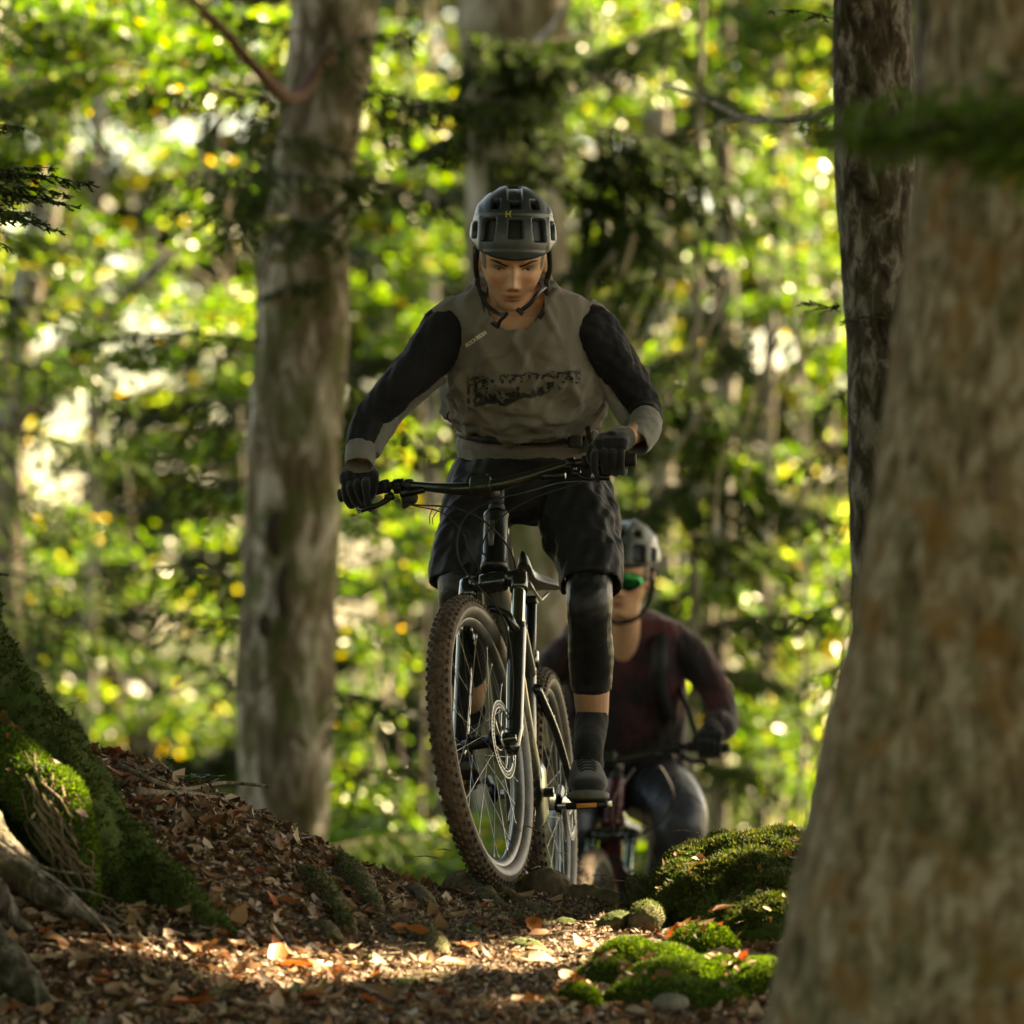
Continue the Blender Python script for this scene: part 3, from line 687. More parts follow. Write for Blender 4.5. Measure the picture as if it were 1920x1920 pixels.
def trunk_mesh(name, edge, width, Y, mat, parent, ztop=11.0, zbot=None, amp=.02, seed=0, n=28, side='L'):
    """edge: (py, px of left edge); width in pixels of the photograph at each of them; real tapered trunk at depth Y"""
    pts = []
    for (py, px), w in zip(edge, width):
        r = w / 2 / FPX * Y
        p = W(px + w / 2, py, Y); pts.append([*p, r])
    pts.sort(key=lambda q: q[2])
    if zbot is not None and pts[0][2] > zbot:
        a, b = pts[0], pts[1]; t = (zbot - a[2]) / (b[2] - a[2] + 1e-9)
        pts.insert(0, [a[0] + (b[0] - a[0]) * max(t, -3) * .5, Y, zbot, a[3] * 1.18])
    a = pts[-1]
    pts.append([a[0] + (a[0] - pts[-3][0]) * .4, Y, (a[2] + ztop) / 2, a[3] * .85]); pts.append([a[0] + (a[0] - pts[-4][0]) * .4, Y, ztop, a[3] * .5])
    A = np.array(pts); zz = np.unique(np.concatenate([np.linspace(A[0, 2], 4.6, 90), np.linspace(4.6, ztop, 14)]))
    S = np.stack([np.interp(zz, A[:, 2], A[:, j]) if j != 2 else zz for j in range(4)], 1)
    for _ in range(6): S[1:-1, [0, 3]] = (S[:-2, [0, 3]] + 2 * S[1:-1, [0, 3]] + S[2:, [0, 3]]) / 4
    V = []
    for s in S:
        for k in range(n):
            t = 2 * math.pi * k / n; V.append([s[0] + math.cos(t) * s[3], s[1] + math.sin(t) * s[3], s[2]])
    V = np.array(V); ctr = np.repeat(S[:, :3], n, axis=0); d = V - ctr
    q = V * np.array([1, 1, .45]); nz = sinnoise(q, 2.6, seed, 4) * amp * 1.4 + sinnoise(q, 9, seed + 5, 3) * amp * .5
    rr = np.linalg.norm(d, axis=1) + 1e-9
    V = V + d / rr[:, None] * nz[:, None]
    idx = np.arange(len(S) * n).reshape(len(S), n)
    Q = np.stack([idx[:-1], np.roll(idx[:-1], -1, 1), np.roll(idx[1:], -1, 1), idx[1:]], -1).reshape(-1, 4)
    return link(name, npmesh(name, V - np.array(origin_of(parent)), Q, True), mat, parent)
def limb(parent, pts, r, mat, name='branch'):
    S = spline([[*p] for p in pts], 14); n = len(S)
    return MB().tube([Vector(s) for s in S], [r * (1 - .7 * i / n) + .002 for i in range(n)], 8).build(name, mat, parent)
def bough(parent, p0, p1, spread, g, tuft=.035, dens=1.0, droop=.12, name='bough', mat=None, wood=None, needle_asp=.16, hang=.22):
    """a fir bough: one stem, side twigs getting shorter, short flat needle sprays along every twig"""
    p0, p1 = Vector(p0), Vector(p1); L = (p1 - p0).length; ax = (p1 - p0).normalized()
    sd = ax.cross(Vector((0, 0, 1))).normalized(); up = sd.cross(ax)
    def stem(t): return p0 + (p1 - p0) * t + Vector((0, 0, droop * L * (math.sin(t * 2.4) - t)))
    mb = MB(); m = 12
    mb.tube([stem(i / m) for i in range(m + 1)], [max(.0015, L * .012 * (1 - i / m)) for i in range(m + 1)], 5)
    pos, dirs = [], []
    nt = max(6, int(L / .055 * dens))
    for i in range(nt):
        t = (i + g.uniform(-.4, .4)) / nt
        if t < .06: continue
        t = min(t, 1.0)
        for sgn in (-1, 1):
            l = spread * (1.05 - t) ** .7 * g.uniform(.55, 1.15)
            a = (ax * g.uniform(.45, .9) + sd * sgn + up * g.normal(0, .25) + Vector((0, 0, -g.uniform(.3, 1.7) * hang))).normalized()
            q0 = stem(t); q1 = q0 + a * l + Vector((0, 0, -.12 * l))
            mb.tube([q0, q0.lerp(q1, .5) + Vector((0, 0, .03 * l)), q1], [.0022 if tuft < .02 else .004, .0015, .0008], 3, cap=False)
            k = max(3, int(l / (tuft * .33) * dens))
            for j in range(k):
                s = (j + .3) / k; c = q0.lerp(q1, s) + Vector((0, 0, .03 * l * math.sin(3.14 * s)))
                for s2 in (-1, 1):
                    pos.append(c); cr = a.cross(up)
                    dirs.append((a * g.uniform(.5, 1.1) + cr * s2 * g.uniform(.5, 1) + up * g.normal(.05, .3)))
    pos = np.array(pos); dirs = np.array(dirs); dirs /= np.linalg.norm(dirs, axis=1, keepdims=True)
    n = len(pos); s = np.cross(dirs, np.tile(np.array(up), (n, 1)) + g.normal(0, .4, (n, 3))); s /= np.linalg.norm(s, axis=1, keepdims=True) + 1e-9
    ln = tuft * g.uniform(.6, 1.2, n)[:, None]; w = ln * needle_asp
    o3 = np.array(origin_of(parent)) if parent is not None else np.array(p0)
    V = np.stack([pos - s * w, pos + dirs * ln * .6 - s * w, pos + dirs * ln, pos + s * w], 1).reshape(-1, 3) - o3
    b = (np.arange(n) * 4)[:, None]
    Q = (b + np.arange(4)[None])
    Vw = np.array([tuple(v) for v in mb.V]) - o3
    me = bpy.data.meshes.new(name)
    me.from_pydata(np.concatenate([Vw, V]).tolist(), [], list(mb.F) + (Q + len(Vw)).tolist())
    me.materials.append(wood or B_dark); me.materials.append(mat or M_fir)
    me.polygons.foreach_set('material_index', [0] * len(mb.F) + [1] * n); me.update()
    o = bpy.data.objects.new(name, me); COL.objects.link(o)
    if parent is not None: o.parent = parent
    else: o.location = p0
    return o
# ---- places on the ground and on things that direct sun reaches through gaps cut for it in the added crowns overhead
SPOTS = []
for a, b, n_, r in [((520, 1822), (640, 1832), 6, .040), ((640, 1826), (900, 1812), 12, .040), ((900, 1812), (1100, 1772), 10, .042), ((1100, 1772), (1182, 1734), 6, .042)]:
    n_ = n_ * 2
    for i in range(n_):
        t = i / n_; SPOTS.append((G(a[0] + (b[0] - a[0]) * t, a[1] + (b[1] - a[1]) * t), r * 1.15))
NSTREAK = len(SPOTS)
for px, py, Y, r in [(1300, 1775, 13.25, .045), (1318, 1790, 13.25, .03), (1180, 1800, 12.88, .05), (1225, 1818, 12.85, .045), (1290, 1805, 12.8, .03), (1360, 1890, 12.6, .035), (1150, 1690, 14.0, .03), (1200, 1700, 14.0, .03), (1232, 1706, 14.0, .025),
                     (1470, 1675, 13.85, .04), (1440, 1688, 13.85, .03), (110, 1445, 13.0, .05), (85, 1470, 12.98, .04), (130, 1470, 13.0, .03), (5, 1520, 12.9, .05), (30, 1560, 12.88, .035), (1287, 1520, 18.7, .07), (1300, 1500, 18.7, .03), (1255, 1530, 18.7, .03), (1030, 1870, 12.4, .02),
                     (1240, 1840, 12.7, .025), (250, 1795, 12.7, .02), (1120, 1300, 15.6, .03), (845, 1710, 13.9, .02)]:
    SPOTS.append((W(px, py, Y), r))
SK = [.95 if i < NSTREAK else (1.15 if SPOTS[i][0].y > 16 else (.3 if 13.8 < SPOTS[i][0].y else .75)) for i in range(len(SPOTS))]
SP = np.array([tuple(p) for p, r in SPOTS]); SR = np.array([r for p, r in SPOTS]); SD = np.array(SUN_DIR)
def clear_beams(pos, pad):
    """drop leaves that would stand in one of the sun's beams"""
    keep = np.ones(len(pos), bool)
    for p, r, kk in zip(SP, SR, SK):
        d = pos - p; t = d @ SD; q = d - t[:, None] * SD
        keep &= ~((np.linalg.norm(q, axis=1) < r + pad * kk) & (t > 0))
    return pos[keep]
def shade_canopy(parent, box, n, size, g, mat=None, thr=-.42, sc=.22):
    x0, x1, y0, y1, z0, z1 = box
    pos = np.stack([g.uniform(x0, x1, n), g.uniform(y0, y1, n), g.uniform(z0, z1, n)], 1)
    cl = sinnoise(pos * np.array([1, 1, .4]), sc, int(x0 * 7 + 99), 3); pos = pos[cl > thr]
    pos = clear_beams(pos, size * 1.0)
    return tri_leaves('crown', pos, size, mat or M_olive, parent, g, .35, .75)  # unseen leaf layer added as crown to shade the scene, holed for sunbeams
gf = np.random.default_rng(23)
# ---- big trunk close on the right
def treebase(x, y): return (x, y, float(H(x, y)) - .05)
T1 = empty('tree', treebase(1.33, 9.7), 'huge out of focus trunk filling the right edge of the picture', 'tree')
ed = [(0, 1762), (200, 1742), (400, 1712), (700, 1668), (950, 1622), (1150, 1596), (1300, 1552), (1450, 1518), (1600, 1490), (1750, 1466), (1920, 1428)]
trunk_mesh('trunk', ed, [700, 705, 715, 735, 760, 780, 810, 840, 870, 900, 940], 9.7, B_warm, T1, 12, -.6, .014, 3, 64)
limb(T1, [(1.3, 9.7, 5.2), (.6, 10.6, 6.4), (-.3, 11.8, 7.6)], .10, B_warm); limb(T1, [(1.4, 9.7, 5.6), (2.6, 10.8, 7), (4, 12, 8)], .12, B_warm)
shade_canopy(T1, (-6, 8, 9.5, 19, 4.9, 6.6), 40000, .115, gf, thr=-.85); shade_canopy(T1, (-12, 9, -9, 9.5, 5.5, 8), 19000, .2, gf, thr=-.4)
# ---- slim sharp trunk behind it
T2 = empty('tree', treebase(1.05, 16.6), 'slim grey trunk with rough bark just left of the huge right trunk', 'tree')
trunk_mesh('trunk', [(0, 1562), (300, 1569), (500, 1579), (700, 1588), (960, 1598), (1300, 1604), (1600, 1606)], [146, 146, 146, 148, 150, 154, 160], 16.6, bark_mat('fissured_bark', (.025, .018, .012), (.10, .078, .055), (.34, .31, .26), 3.2, .35, None, .45, 1.0), T2, 13, -1.0, .010, 5, 48)
shade_canopy(T2, (2, 15, 14, 27, 7.5, 10.5), 26000, .14, gf, thr=-.6)
for (py, dx, l) in ((40, -1, .22), (585, -1, .12), (610, 1, .12)):
    c = W(1575, py, 16.5); bough(T2, c, c + Vector((dx * l, -.12, .02)), .07, gf, .018, 1.0)
# ---- trunk left of the rider
T3 = empty('tree', treebase(-.98, 26), 'thick pale grey trunk left of the front rider, dark knots low down', 'tree')
trunk_mesh('trunk', [(0, 552), (200, 530), (350, 502), (500, 486), (800, 466), (1000, 458), (1300, 449), (1560, 438)], [158, 156, 160, 168, 174, 176, 177, 182], 26, B_grey, T3, 14, -2.3, .022, 7, 40)
for (px, py, rx, rz) in ((525, 1005, .055, .10), (540, 1110, .045, .12), (500, 1175, .03, .05)):
    c = W(px, py, 26); mb = MB(); mb.disc(Vector((c.x, 26 - .205, c.z)), (0.1, -1, 0), .5, .03, 20); 
    mb.V = [Vector((c.x + (v.x - c.x) * rx * 2, v.y, c.z + (v.z - c.z) * rz * 2)) for v in mb.V]
    mb.build('knot', plain('knot_wood', (.03, .022, .014), .9), T3)
limb(T3, [W(640, 60, 25.9), W(560, 180, 25.6), W(500, 150, 25.2), W(420, 60, 24.9), W(340, -20, 24.6)], .036, plain('red_bark', (.09, .035, .022), .8, var=.3))
limb(T3, [W(510, 480, 25.7), W(590, 430, 25.4), W(660, 370, 25.2), W(700, 330, 25.1)], .035, B_grey)
shade_canopy(T3, (-7, 4, 19, 27, 8.5, 11), 12000, .15, gf); shade_canopy(T3, (1.5, 7.5, 26.2, 30, 5.5, 8), 2600, .18, gf, thr=-.2)
# ---- trunk behind the rider
T4 = empty('tree', treebase(.02, 33), 'broad brown trunk directly behind the front rider', 'tree')
trunk_mesh('trunk', [(0, 858), (350, 872), (700, 880), (1000, 885), (1300, 890), (1600, 890)], [208, 190, 190, 192, 196, 200], 33, bark_mat('brown_bark', (.05, .038, .022), (.13, .10, .06), (.30, .26, .22), .9, .6), T4, 16, -2.6, .02, 8, 32)
limb(T4, [W(960, 190, 32.6), W(1010, 90, 32.3), W(1050, 40, 32.2), W(1075, -30, 32)], .05, bark_mat('pale_limb', (.15, .12, .09), (.34, .3, .26), (.6, .55, .5), 2, .1))
shade_canopy(T4, (2, 8, 33.5, 39, 5.5, 8.5), 2800, .2, gf, thr=-.3)
for a, b, sp in [((1090, 70), (830, 150), .3), ((1080, 130), (850, 210), .3), ((860, 60), (1100, 130), .3), ((850, 200), (1090, 260), .3), ((1100, 230), (1370, 330), .34), ((1080, 290), (1330, 400), .34), ((900, 300), (1120, 350), .25), ((1060, 340), (1300, 500), .34), ((1180, 430), (1060, 520), .25), ((870, 250), (760, 300), .2)]:
    bough(T4, W(a[0], a[1], 29), W(b[0], b[1], 28.6), sp * 1.4, gf, .055, 1.6, .10, hang=.85)
# ---- far thin trunks
for (lab, e, w, Y, mt) in [
    ('blurred leaning trunk near the left edge of the picture', [(0, 105), (130, 88), (300, 70), (450, 40), (560, 15), (700, -10)], 62, 40, B_dark),
    ('faint upright trunk right of the leaning one at the far left', [(0, 175), (400, 165), (900, 160), (1300, 150)], 28, 52, B_dark),
    ('dark thin trunk in the sunny leaves between rider and right trunk', [(60, 1338), (300, 1335), (600, 1345), (820, 1340), (1300, 1330)], 38, 42, B_dark),
    ('second dark thin trunk, closer to the slim grey trunk', [(200, 1440), (500, 1435), (900, 1428), (1300, 1420)], 22, 46, B_dark),
    ('brown trunk showing just right of the front rider', [(0, 1205), (300, 1212), (700, 1216), (1000, 1220), (1400, 1222)], 46, 50, B_dark),
    ('thin pale trunk left of the front rider beyond the thick one', [(0, 790), (400, 800), (900, 808), (1400, 812)], 18, 54, B_dark)]:
    x0 = (e[-1][1] - 960) / FPX * Y; t = empty('tree', treebase(x0, Y), lab, 'tree', 'slender trunks far behind the riders')
    trunk_mesh('trunk', e, [w] * len(e), Y, mt, t, 17, float(H(x0, Y)) - .2, .012, int(Y), 16)
t = empty('tree', treebase(-3.3, 36), 'dark crooked stem slanting up from the lower left', 'tree')
limb(t, [W(-60, 880, 36), W(20, 790, 36), W(110, 690, 36), W(220, 570, 36), W(330, 470, 36)], .09, B_dark, 'trunk'); limb(t, [(-3.3, 36, -2.6), (-3.4, 36, 0), W(-60, 880, 36)], .1, B_dark, 'stem')
# ---- fir boughs hanging in the shade
def px_bough(parent, a, b, Y, spread, k=1.0, dy=0.0, dens=1.0, tuft=.045):
    return bough(parent, W(a[0], a[1], Y), W(b[0], b[1], Y + dy), spread, gf, tuft, dens, .10, hang=.85)
for a, b, sp in [((660, 170), (930, 235), .32), ((700, 215), (1020, 190), .3), ((560, 200), (230, 175), .35), ((520, 300), (250, 360), .35), ((500, 440), (300, 385), .25), ((640, 330), (860, 400), .25), ((540, 330), (720, 360), .3), ((520, 400), (660, 470), .25),
                 ((490, 640), (120, 640), .34), ((480, 760), (200, 775), .36), ((470, 800), (60, 860), .3), ((470, 900), (240, 925), .36), ((465, 1085), (150, 1075), .40), ((460, 1170), (180, 1150), .3), ((455, 1300), (330, 1215), .2), ((380, 330), (700, 345), .3), ((690, 250), (480, 270), .3), ((700, 380), (500, 470), .28), ((640, 520), (470, 560), .22), ((420, 420), (640, 415), .26), ((450, 250), (700, 300), .28), ((640, 700), (820, 880), .3), ((630, 880), (800, 960), .3),
                 ((628, 1150), (800, 1190), .35), ((625, 1300), (780, 1345), .3), ((620, 1480), (800, 1430), .3), ((620, 1590), (840, 1570), .3), ((600, 90), (800, 60), .3), ((560, 60), (360, 20), .25)]:
    px_bough(T3, a, b, 25.6 + gf.uniform(-1.2, 1.4), sp * 1.0, dy=gf.uniform(-.6, .4))
F1 = empty('fir_tree', treebase(-4.6, 29), 'dark fir whose drooping boughs fill the left side of the background', 'fir tree')
limb(F1, [(-4.6, 29, -2), (-4.6, 29, 3), (-4.6, 29, 11)], .2, B_dark, 'trunk')
for py in (60, 240, 470, 610, 730, 850, 960, 1100, 1200, 1330):
    px_bough(F1, (-260, py - 60), (gf.uniform(60, 330), py + gf.uniform(-20, 40)), 29, .5, dy=-.6)

F2 = empty('fir_tree', treebase(1.75, 31), 'dark fir with brownish hanging boughs right of the front rider', 'fir tree')
limb(F2, [(.95, 31, -2.6), (1.0, 31, 3), (1.1, 31, 11)], .03, B_dark, 'trunk')
for a, b in [((1290, 40), (1080, 130)), ((1300, 240), (1080, 330)), ((1300, 330), (1500, 420)), ((1290, 400), (1090, 470)), ((1290, 500), (1070, 590)), ((1290, 560), (1420, 700)), ((1290, 650), (1130, 760)), ((1290, 740), (1150, 860)), ((1290, 800), (1450, 930)), ((1290, 900), (1170, 1000)), ((1290, 930), (1560, 960)), ((1300, 1000), (1500, 1060)), ((1300, 1100), (1180, 1160)), ((1300, 1180), (1540, 1150)), ((1290, 1250), (1500, 1290)), ((1300, 1420), (1440, 1470)), ((1290, 150), (1420, 250)), ((1280, 700), (1400, 800))]:
    px_bough(F2, a, b, 31 + gf.uniform(-1, 1), .46, dy=gf.uniform(-.8, .8), dens=1.5, tuft=.055)
F3 = empty('fir_tree', treebase(1.9, 24), 'nearer fir showing dark sprays left of the slim grey trunk', 'fir tree')
limb(F3, [(1.75, 24, -2), (1.75, 24, 3), (1.8, 24, 10)], .12, B_dark, 'trunk')
for a, b in [((1640, 40), (1440, 60)), ((1640, 820), (1460, 900)), ((1640, 960), (1480, 1010)), ((1640, 1120), (1420, 1190)), ((1640, 1230), (1490, 1290)), ((1640, 700), (1530, 780))]:
    px_bough(F3, a, b, 24, .22, dy=-.3, tuft=.035)
# bare hanging twigs right of the rider
for i in range(26):
    px = gf.uniform(1120, 1580); py = gf.uniform(420, 900); Y = gf.uniform(28, 31)
    limb(F2, [W(px, py, Y), W(px - gf.uniform(10, 60), py + gf.uniform(60, 120), Y), W(px - gf.uniform(30, 130), py + gf.uniform(140, 260), Y)], .010, B_dark, 'twig')
# ---- beeches in sun
BE = [
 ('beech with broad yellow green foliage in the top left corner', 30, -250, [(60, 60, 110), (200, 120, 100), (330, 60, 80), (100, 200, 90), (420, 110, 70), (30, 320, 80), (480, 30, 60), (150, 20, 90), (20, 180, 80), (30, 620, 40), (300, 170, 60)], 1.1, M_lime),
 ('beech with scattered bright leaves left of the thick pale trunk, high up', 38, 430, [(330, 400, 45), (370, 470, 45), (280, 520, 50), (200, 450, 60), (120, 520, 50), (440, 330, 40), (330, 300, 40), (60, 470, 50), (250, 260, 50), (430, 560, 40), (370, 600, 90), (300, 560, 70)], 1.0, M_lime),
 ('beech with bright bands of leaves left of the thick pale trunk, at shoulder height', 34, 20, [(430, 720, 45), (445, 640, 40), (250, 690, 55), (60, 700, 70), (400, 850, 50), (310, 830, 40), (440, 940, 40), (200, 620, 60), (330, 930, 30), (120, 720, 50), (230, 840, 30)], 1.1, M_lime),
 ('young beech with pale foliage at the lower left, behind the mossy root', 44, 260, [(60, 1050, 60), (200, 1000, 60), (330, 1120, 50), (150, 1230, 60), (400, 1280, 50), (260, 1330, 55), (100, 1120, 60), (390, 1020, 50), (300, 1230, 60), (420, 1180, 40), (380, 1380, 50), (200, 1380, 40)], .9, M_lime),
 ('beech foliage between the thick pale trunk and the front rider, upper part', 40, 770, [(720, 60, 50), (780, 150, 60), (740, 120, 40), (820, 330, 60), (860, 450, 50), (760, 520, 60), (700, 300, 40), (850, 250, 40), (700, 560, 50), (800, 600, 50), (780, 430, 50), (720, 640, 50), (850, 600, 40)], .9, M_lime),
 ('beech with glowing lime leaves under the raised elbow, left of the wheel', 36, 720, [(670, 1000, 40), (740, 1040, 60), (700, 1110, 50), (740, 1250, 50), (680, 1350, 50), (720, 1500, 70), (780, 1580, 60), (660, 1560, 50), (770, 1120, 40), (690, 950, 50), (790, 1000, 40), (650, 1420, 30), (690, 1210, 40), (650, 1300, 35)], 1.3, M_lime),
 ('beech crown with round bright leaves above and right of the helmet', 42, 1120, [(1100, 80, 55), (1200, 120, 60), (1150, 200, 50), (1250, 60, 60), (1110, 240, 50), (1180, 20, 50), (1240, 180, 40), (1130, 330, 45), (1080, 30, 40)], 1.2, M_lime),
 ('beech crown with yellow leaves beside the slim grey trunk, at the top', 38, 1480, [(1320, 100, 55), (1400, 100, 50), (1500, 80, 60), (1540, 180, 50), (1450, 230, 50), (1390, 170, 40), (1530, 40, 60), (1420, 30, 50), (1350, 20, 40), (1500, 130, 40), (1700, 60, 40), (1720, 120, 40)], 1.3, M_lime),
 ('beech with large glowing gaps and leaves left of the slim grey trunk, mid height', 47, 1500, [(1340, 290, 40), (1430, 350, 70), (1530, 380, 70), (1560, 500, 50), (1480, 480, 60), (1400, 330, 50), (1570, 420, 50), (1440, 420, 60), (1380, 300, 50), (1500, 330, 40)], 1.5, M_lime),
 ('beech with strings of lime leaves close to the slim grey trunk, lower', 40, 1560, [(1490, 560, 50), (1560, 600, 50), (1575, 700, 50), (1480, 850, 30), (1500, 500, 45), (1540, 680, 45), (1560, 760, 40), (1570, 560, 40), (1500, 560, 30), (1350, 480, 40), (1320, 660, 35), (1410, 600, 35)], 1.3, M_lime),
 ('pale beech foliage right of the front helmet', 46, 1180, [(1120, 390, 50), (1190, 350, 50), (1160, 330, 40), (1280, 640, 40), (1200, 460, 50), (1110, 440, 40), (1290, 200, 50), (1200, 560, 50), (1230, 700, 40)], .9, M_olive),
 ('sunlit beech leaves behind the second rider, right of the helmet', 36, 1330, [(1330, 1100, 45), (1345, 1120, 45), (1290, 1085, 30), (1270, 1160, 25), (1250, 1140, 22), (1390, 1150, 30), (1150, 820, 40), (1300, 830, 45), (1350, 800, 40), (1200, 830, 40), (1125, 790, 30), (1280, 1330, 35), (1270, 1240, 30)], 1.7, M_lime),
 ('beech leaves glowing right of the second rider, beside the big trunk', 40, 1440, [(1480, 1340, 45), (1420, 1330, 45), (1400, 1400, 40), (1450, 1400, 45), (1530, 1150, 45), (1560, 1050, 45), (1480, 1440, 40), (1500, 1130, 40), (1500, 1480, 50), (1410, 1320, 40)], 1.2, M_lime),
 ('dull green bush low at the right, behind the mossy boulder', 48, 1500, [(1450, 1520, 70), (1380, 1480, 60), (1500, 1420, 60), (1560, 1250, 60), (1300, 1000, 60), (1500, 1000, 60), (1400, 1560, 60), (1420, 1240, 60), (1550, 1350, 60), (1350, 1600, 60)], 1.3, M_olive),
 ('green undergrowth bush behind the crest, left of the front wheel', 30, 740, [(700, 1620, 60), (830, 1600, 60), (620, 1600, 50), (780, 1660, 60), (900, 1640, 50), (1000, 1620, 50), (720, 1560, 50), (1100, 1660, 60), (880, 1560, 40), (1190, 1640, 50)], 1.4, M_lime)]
for (lab, Y, pxt, cl, dn, mt) in BE:
    x0 = (pxt - 960) / FPX * Y; lowt = min(c[1] for c in cl)
    t = empty('beech_tree' if 'bush' not in lab else 'bush', treebase(x0, Y), lab, 'tree' if 'bush' not in lab else 'bush')
    gz = float(H(x0, Y)); topz = CAMZ + (1300 - lowt) / FPX * Y + .6
    st = [Vector((x0, Y, gz - .1)), Vector((x0 + .1, Y + .1, gz + (topz - gz) * .5)), Vector((x0 - .1, Y, topz))]
    limb(t, st, .018 if topz > 2 else .012, B_dark, 'trunk')
    mb = MB(); P = []
    for (cx, cyp, r) in cl:
        dY = gf.uniform(-1.2, 1.2); c = W(cx, cyp, Y + dY); rr = r / FPX * Y * 1.25
        n = int(14 * dn * (r / 10) ** 2 * .62)
        # a spray: several flat shelves of leaves
        sh = gf.normal(0, .33, (5, 3)) * rr
        q = gf.integers(0, 5, n); pp = sh[q] + gf.normal(0, .5, (n, 3)) * rr * np.array([.8, 1.2, .26])
        P.append(pp + np.array(c))
        b0 = Vector((x0, Y, c.z - .35)); mid = b0.lerp(c, .55) + Vector((0, 0, .1))
        mb = MB(); mb.tube([b0, mid, c], [.012, .008, .003], 4, cap=False); mb.build('limb', B_dark, t)
    P = np.concatenate(P); P = P[P[:, 2] > H(P[:, 0], P[:, 1]) + .05]
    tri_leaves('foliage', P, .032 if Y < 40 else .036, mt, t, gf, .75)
# ---- the wood beyond: one mass of crowns, with the gaps where the sky comes through
GAPS = [(310, 585, 80), (255, 680, 75), (150, 790, 85), (35, 930, 60), (130, 935, 45), (60, 640, 30), (235, 265, 45), (190, 90, 40), (370, 1270, 75), (330, 1190, 40), (680, 1000, 40), (1350, 320, 45), (1440, 380, 60), (1450, 475, 40), (1560, 590, 40), (700, 90, 55), (1040, 30, 40), (215, 500, 50), (1330, 1100, 45), (440, 230, 40), (1480, 330, 50), (130, 270, 40), (20, 430, 50), (60, 1100, 40), (700, 1280, 45), (1540, 420, 40), (280, 290, 40), (1390, 270, 30), (1200, 250, 26), (90, 850, 40), (1425, 690, 26), (1280, 60, 30), (470, 1170, 30), (640, 1200, 25), (1400, 640, 30)]
gw = np.random.default_rng(77); P = []
for i in range(5600):
    Y = gw.uniform(56, 125); px = gw.uniform(-900, 2800); py = gw.uniform(-500, 1800)
    r = gw.uniform(35, 80)
    if any((px - a) ** 2 + (py - b) ** 2 < (c * .72 + r * .42) ** 2 for a, b, c in GAPS): continue
    rr = r / FPX * Y * 1.3; n = int(46 * (r / 60) ** 2)
    P.append(np.array(W(px, py, Y)) + gw.normal(0, .5, (n, 3)) * rr * np.array([1, 1.5, .5]))
P = np.concatenate(P); P = P[P[:, 2] > H(P[:, 0], P[:, 1], False)]
wood = tri_leaves('far_wood', P, .17, leaf_mat('far_leaf', [(0, (.008, .015, .005)), (.5, (.020, .032, .009)), (.9, (.045, .062, .015)), (1, (.16, .11, .03))], .45, .4, (1.6, 1.7, .5)), None, gw, .8)
tag(wood, 'far blurred mass of olive green woodland foliage', 'woodland', None, 'stuff')
# small leaves beyond the riders, sun glow put into their colour, that the lens draws as discs
P = []
for i in range(620):
    Y = gw.uniform(44, 62); px = gw.uniform(-60, 1760); py = gw.uniform(-80, 1660)
    d_ = .35 + .75 * float(noise.noise(Vector((px / 330, py / 260, 2.2)))) + .35 * (px > 1060) + .2 * (px < 480)
    d_ -= .38 * (1070 < px < 1340 and 380 < py < 1050) + .2 * (py > 1300 and px > 1000)
    if gw.random() > d_ * .8: continue
    rr = gw.uniform(25, 70) / FPX * Y * 1.3; n = int(gw.uniform(14, 60))
    P.append(np.array(W(px, py, Y)) + gw.normal(0, .55, (n, 3)) * rr * np.array([1, 1.5, .55]))
P = np.concatenate(P); P = P[P[:, 2] > H(P[:, 0], P[:, 1], False)]
bright = tri_leaves('bright_leaves', P, .050, leaf_mat('painted_bright_leaf', [(0, (.05, .12, .018)), (.5, (.12, .22, .03)), (.88, (.34, .42, .12)), (.97, (.55, .34, .03)), (1, (.6, .55, .3))], .22, .6, (1.3, 1.3, .45)), None, gw, 1.0)
tag(bright, 'scattered sunlit yellow green leaves blurred into bright discs', 'leaves', None, 'stuff')
# unseen foliage added at both sides and behind the camera to cut sky light
P = []
for i in range(1500):
    a = gw.uniform(0, 2 * math.pi); rad = gw.uniform(17, 34); x, y = math.sin(a) * rad, 6 + math.cos(a) * rad
    if y > 24 or (y > 14 and abs(x) < 6) or (x > 6 and 4 < y < 20): continue
    P.append(np.array([x, y, 0]) + np.array([0, 0, gw.uniform(-1, 15)]) + gw.normal(0, 1, (26, 3)) * np.array([1.1, 1.1, .7]))
P = np.concatenate(P); P = P[P[:, 2] > H(P[:, 0], P[:, 1], False)]; P = clear_beams(P, .5)
around = tri_leaves('sky_screen_foliage', P, .30, M_olive, None, gw, .9)
tag(around, 'woodland foliage at both sides of the trail outside the picture', 'woodland', None, 'stuff')
# ---- sprays close to the camera
M_sprig = leaf_mat('sprig_needles', [(0, (.02, .045, .012)), (.6, (.04, .085, .02)), (1, (.10, .15, .04))], .5, .2)
def near_branch(label, p0, segs, tuft, g, dens, **k):
    o = empty('fir_branch', p0, label, 'branch')
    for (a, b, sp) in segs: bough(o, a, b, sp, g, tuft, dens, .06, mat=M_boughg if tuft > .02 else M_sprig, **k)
    return o
gs = np.random.default_rng(2)
near_branch('sharp dark fir sprays hanging in from the left edge', W(-120, 330, 15.2), [
    (W(-60, 235, 15.2), W(50, 238, 15.1), .07), (W(-80, 325, 15.2), W(190, 345, 15.0), .10), (W(-80, 345, 15.1), W(140, 365, 15.0), .10), (W(-80, 360, 15.2), W(150, 385, 15.0), .09), (W(-70, 375, 15.0), W(90, 420, 14.9), .09), (W(-60, 395, 15.3), W(125, 435, 15.1), .06), (W(-90, 330, 15.2), W(110, 312, 15.1), .05), (W(-60, 440, 15.2), W(25, 465, 15.1), .05), (W(-60, 400, 15.2), W(70, 400, 15.1), .05), (W(-60, 1080, 15.2), W(18, 1075, 15.1), .03)], .017, gs, 2.3, hang=.35)
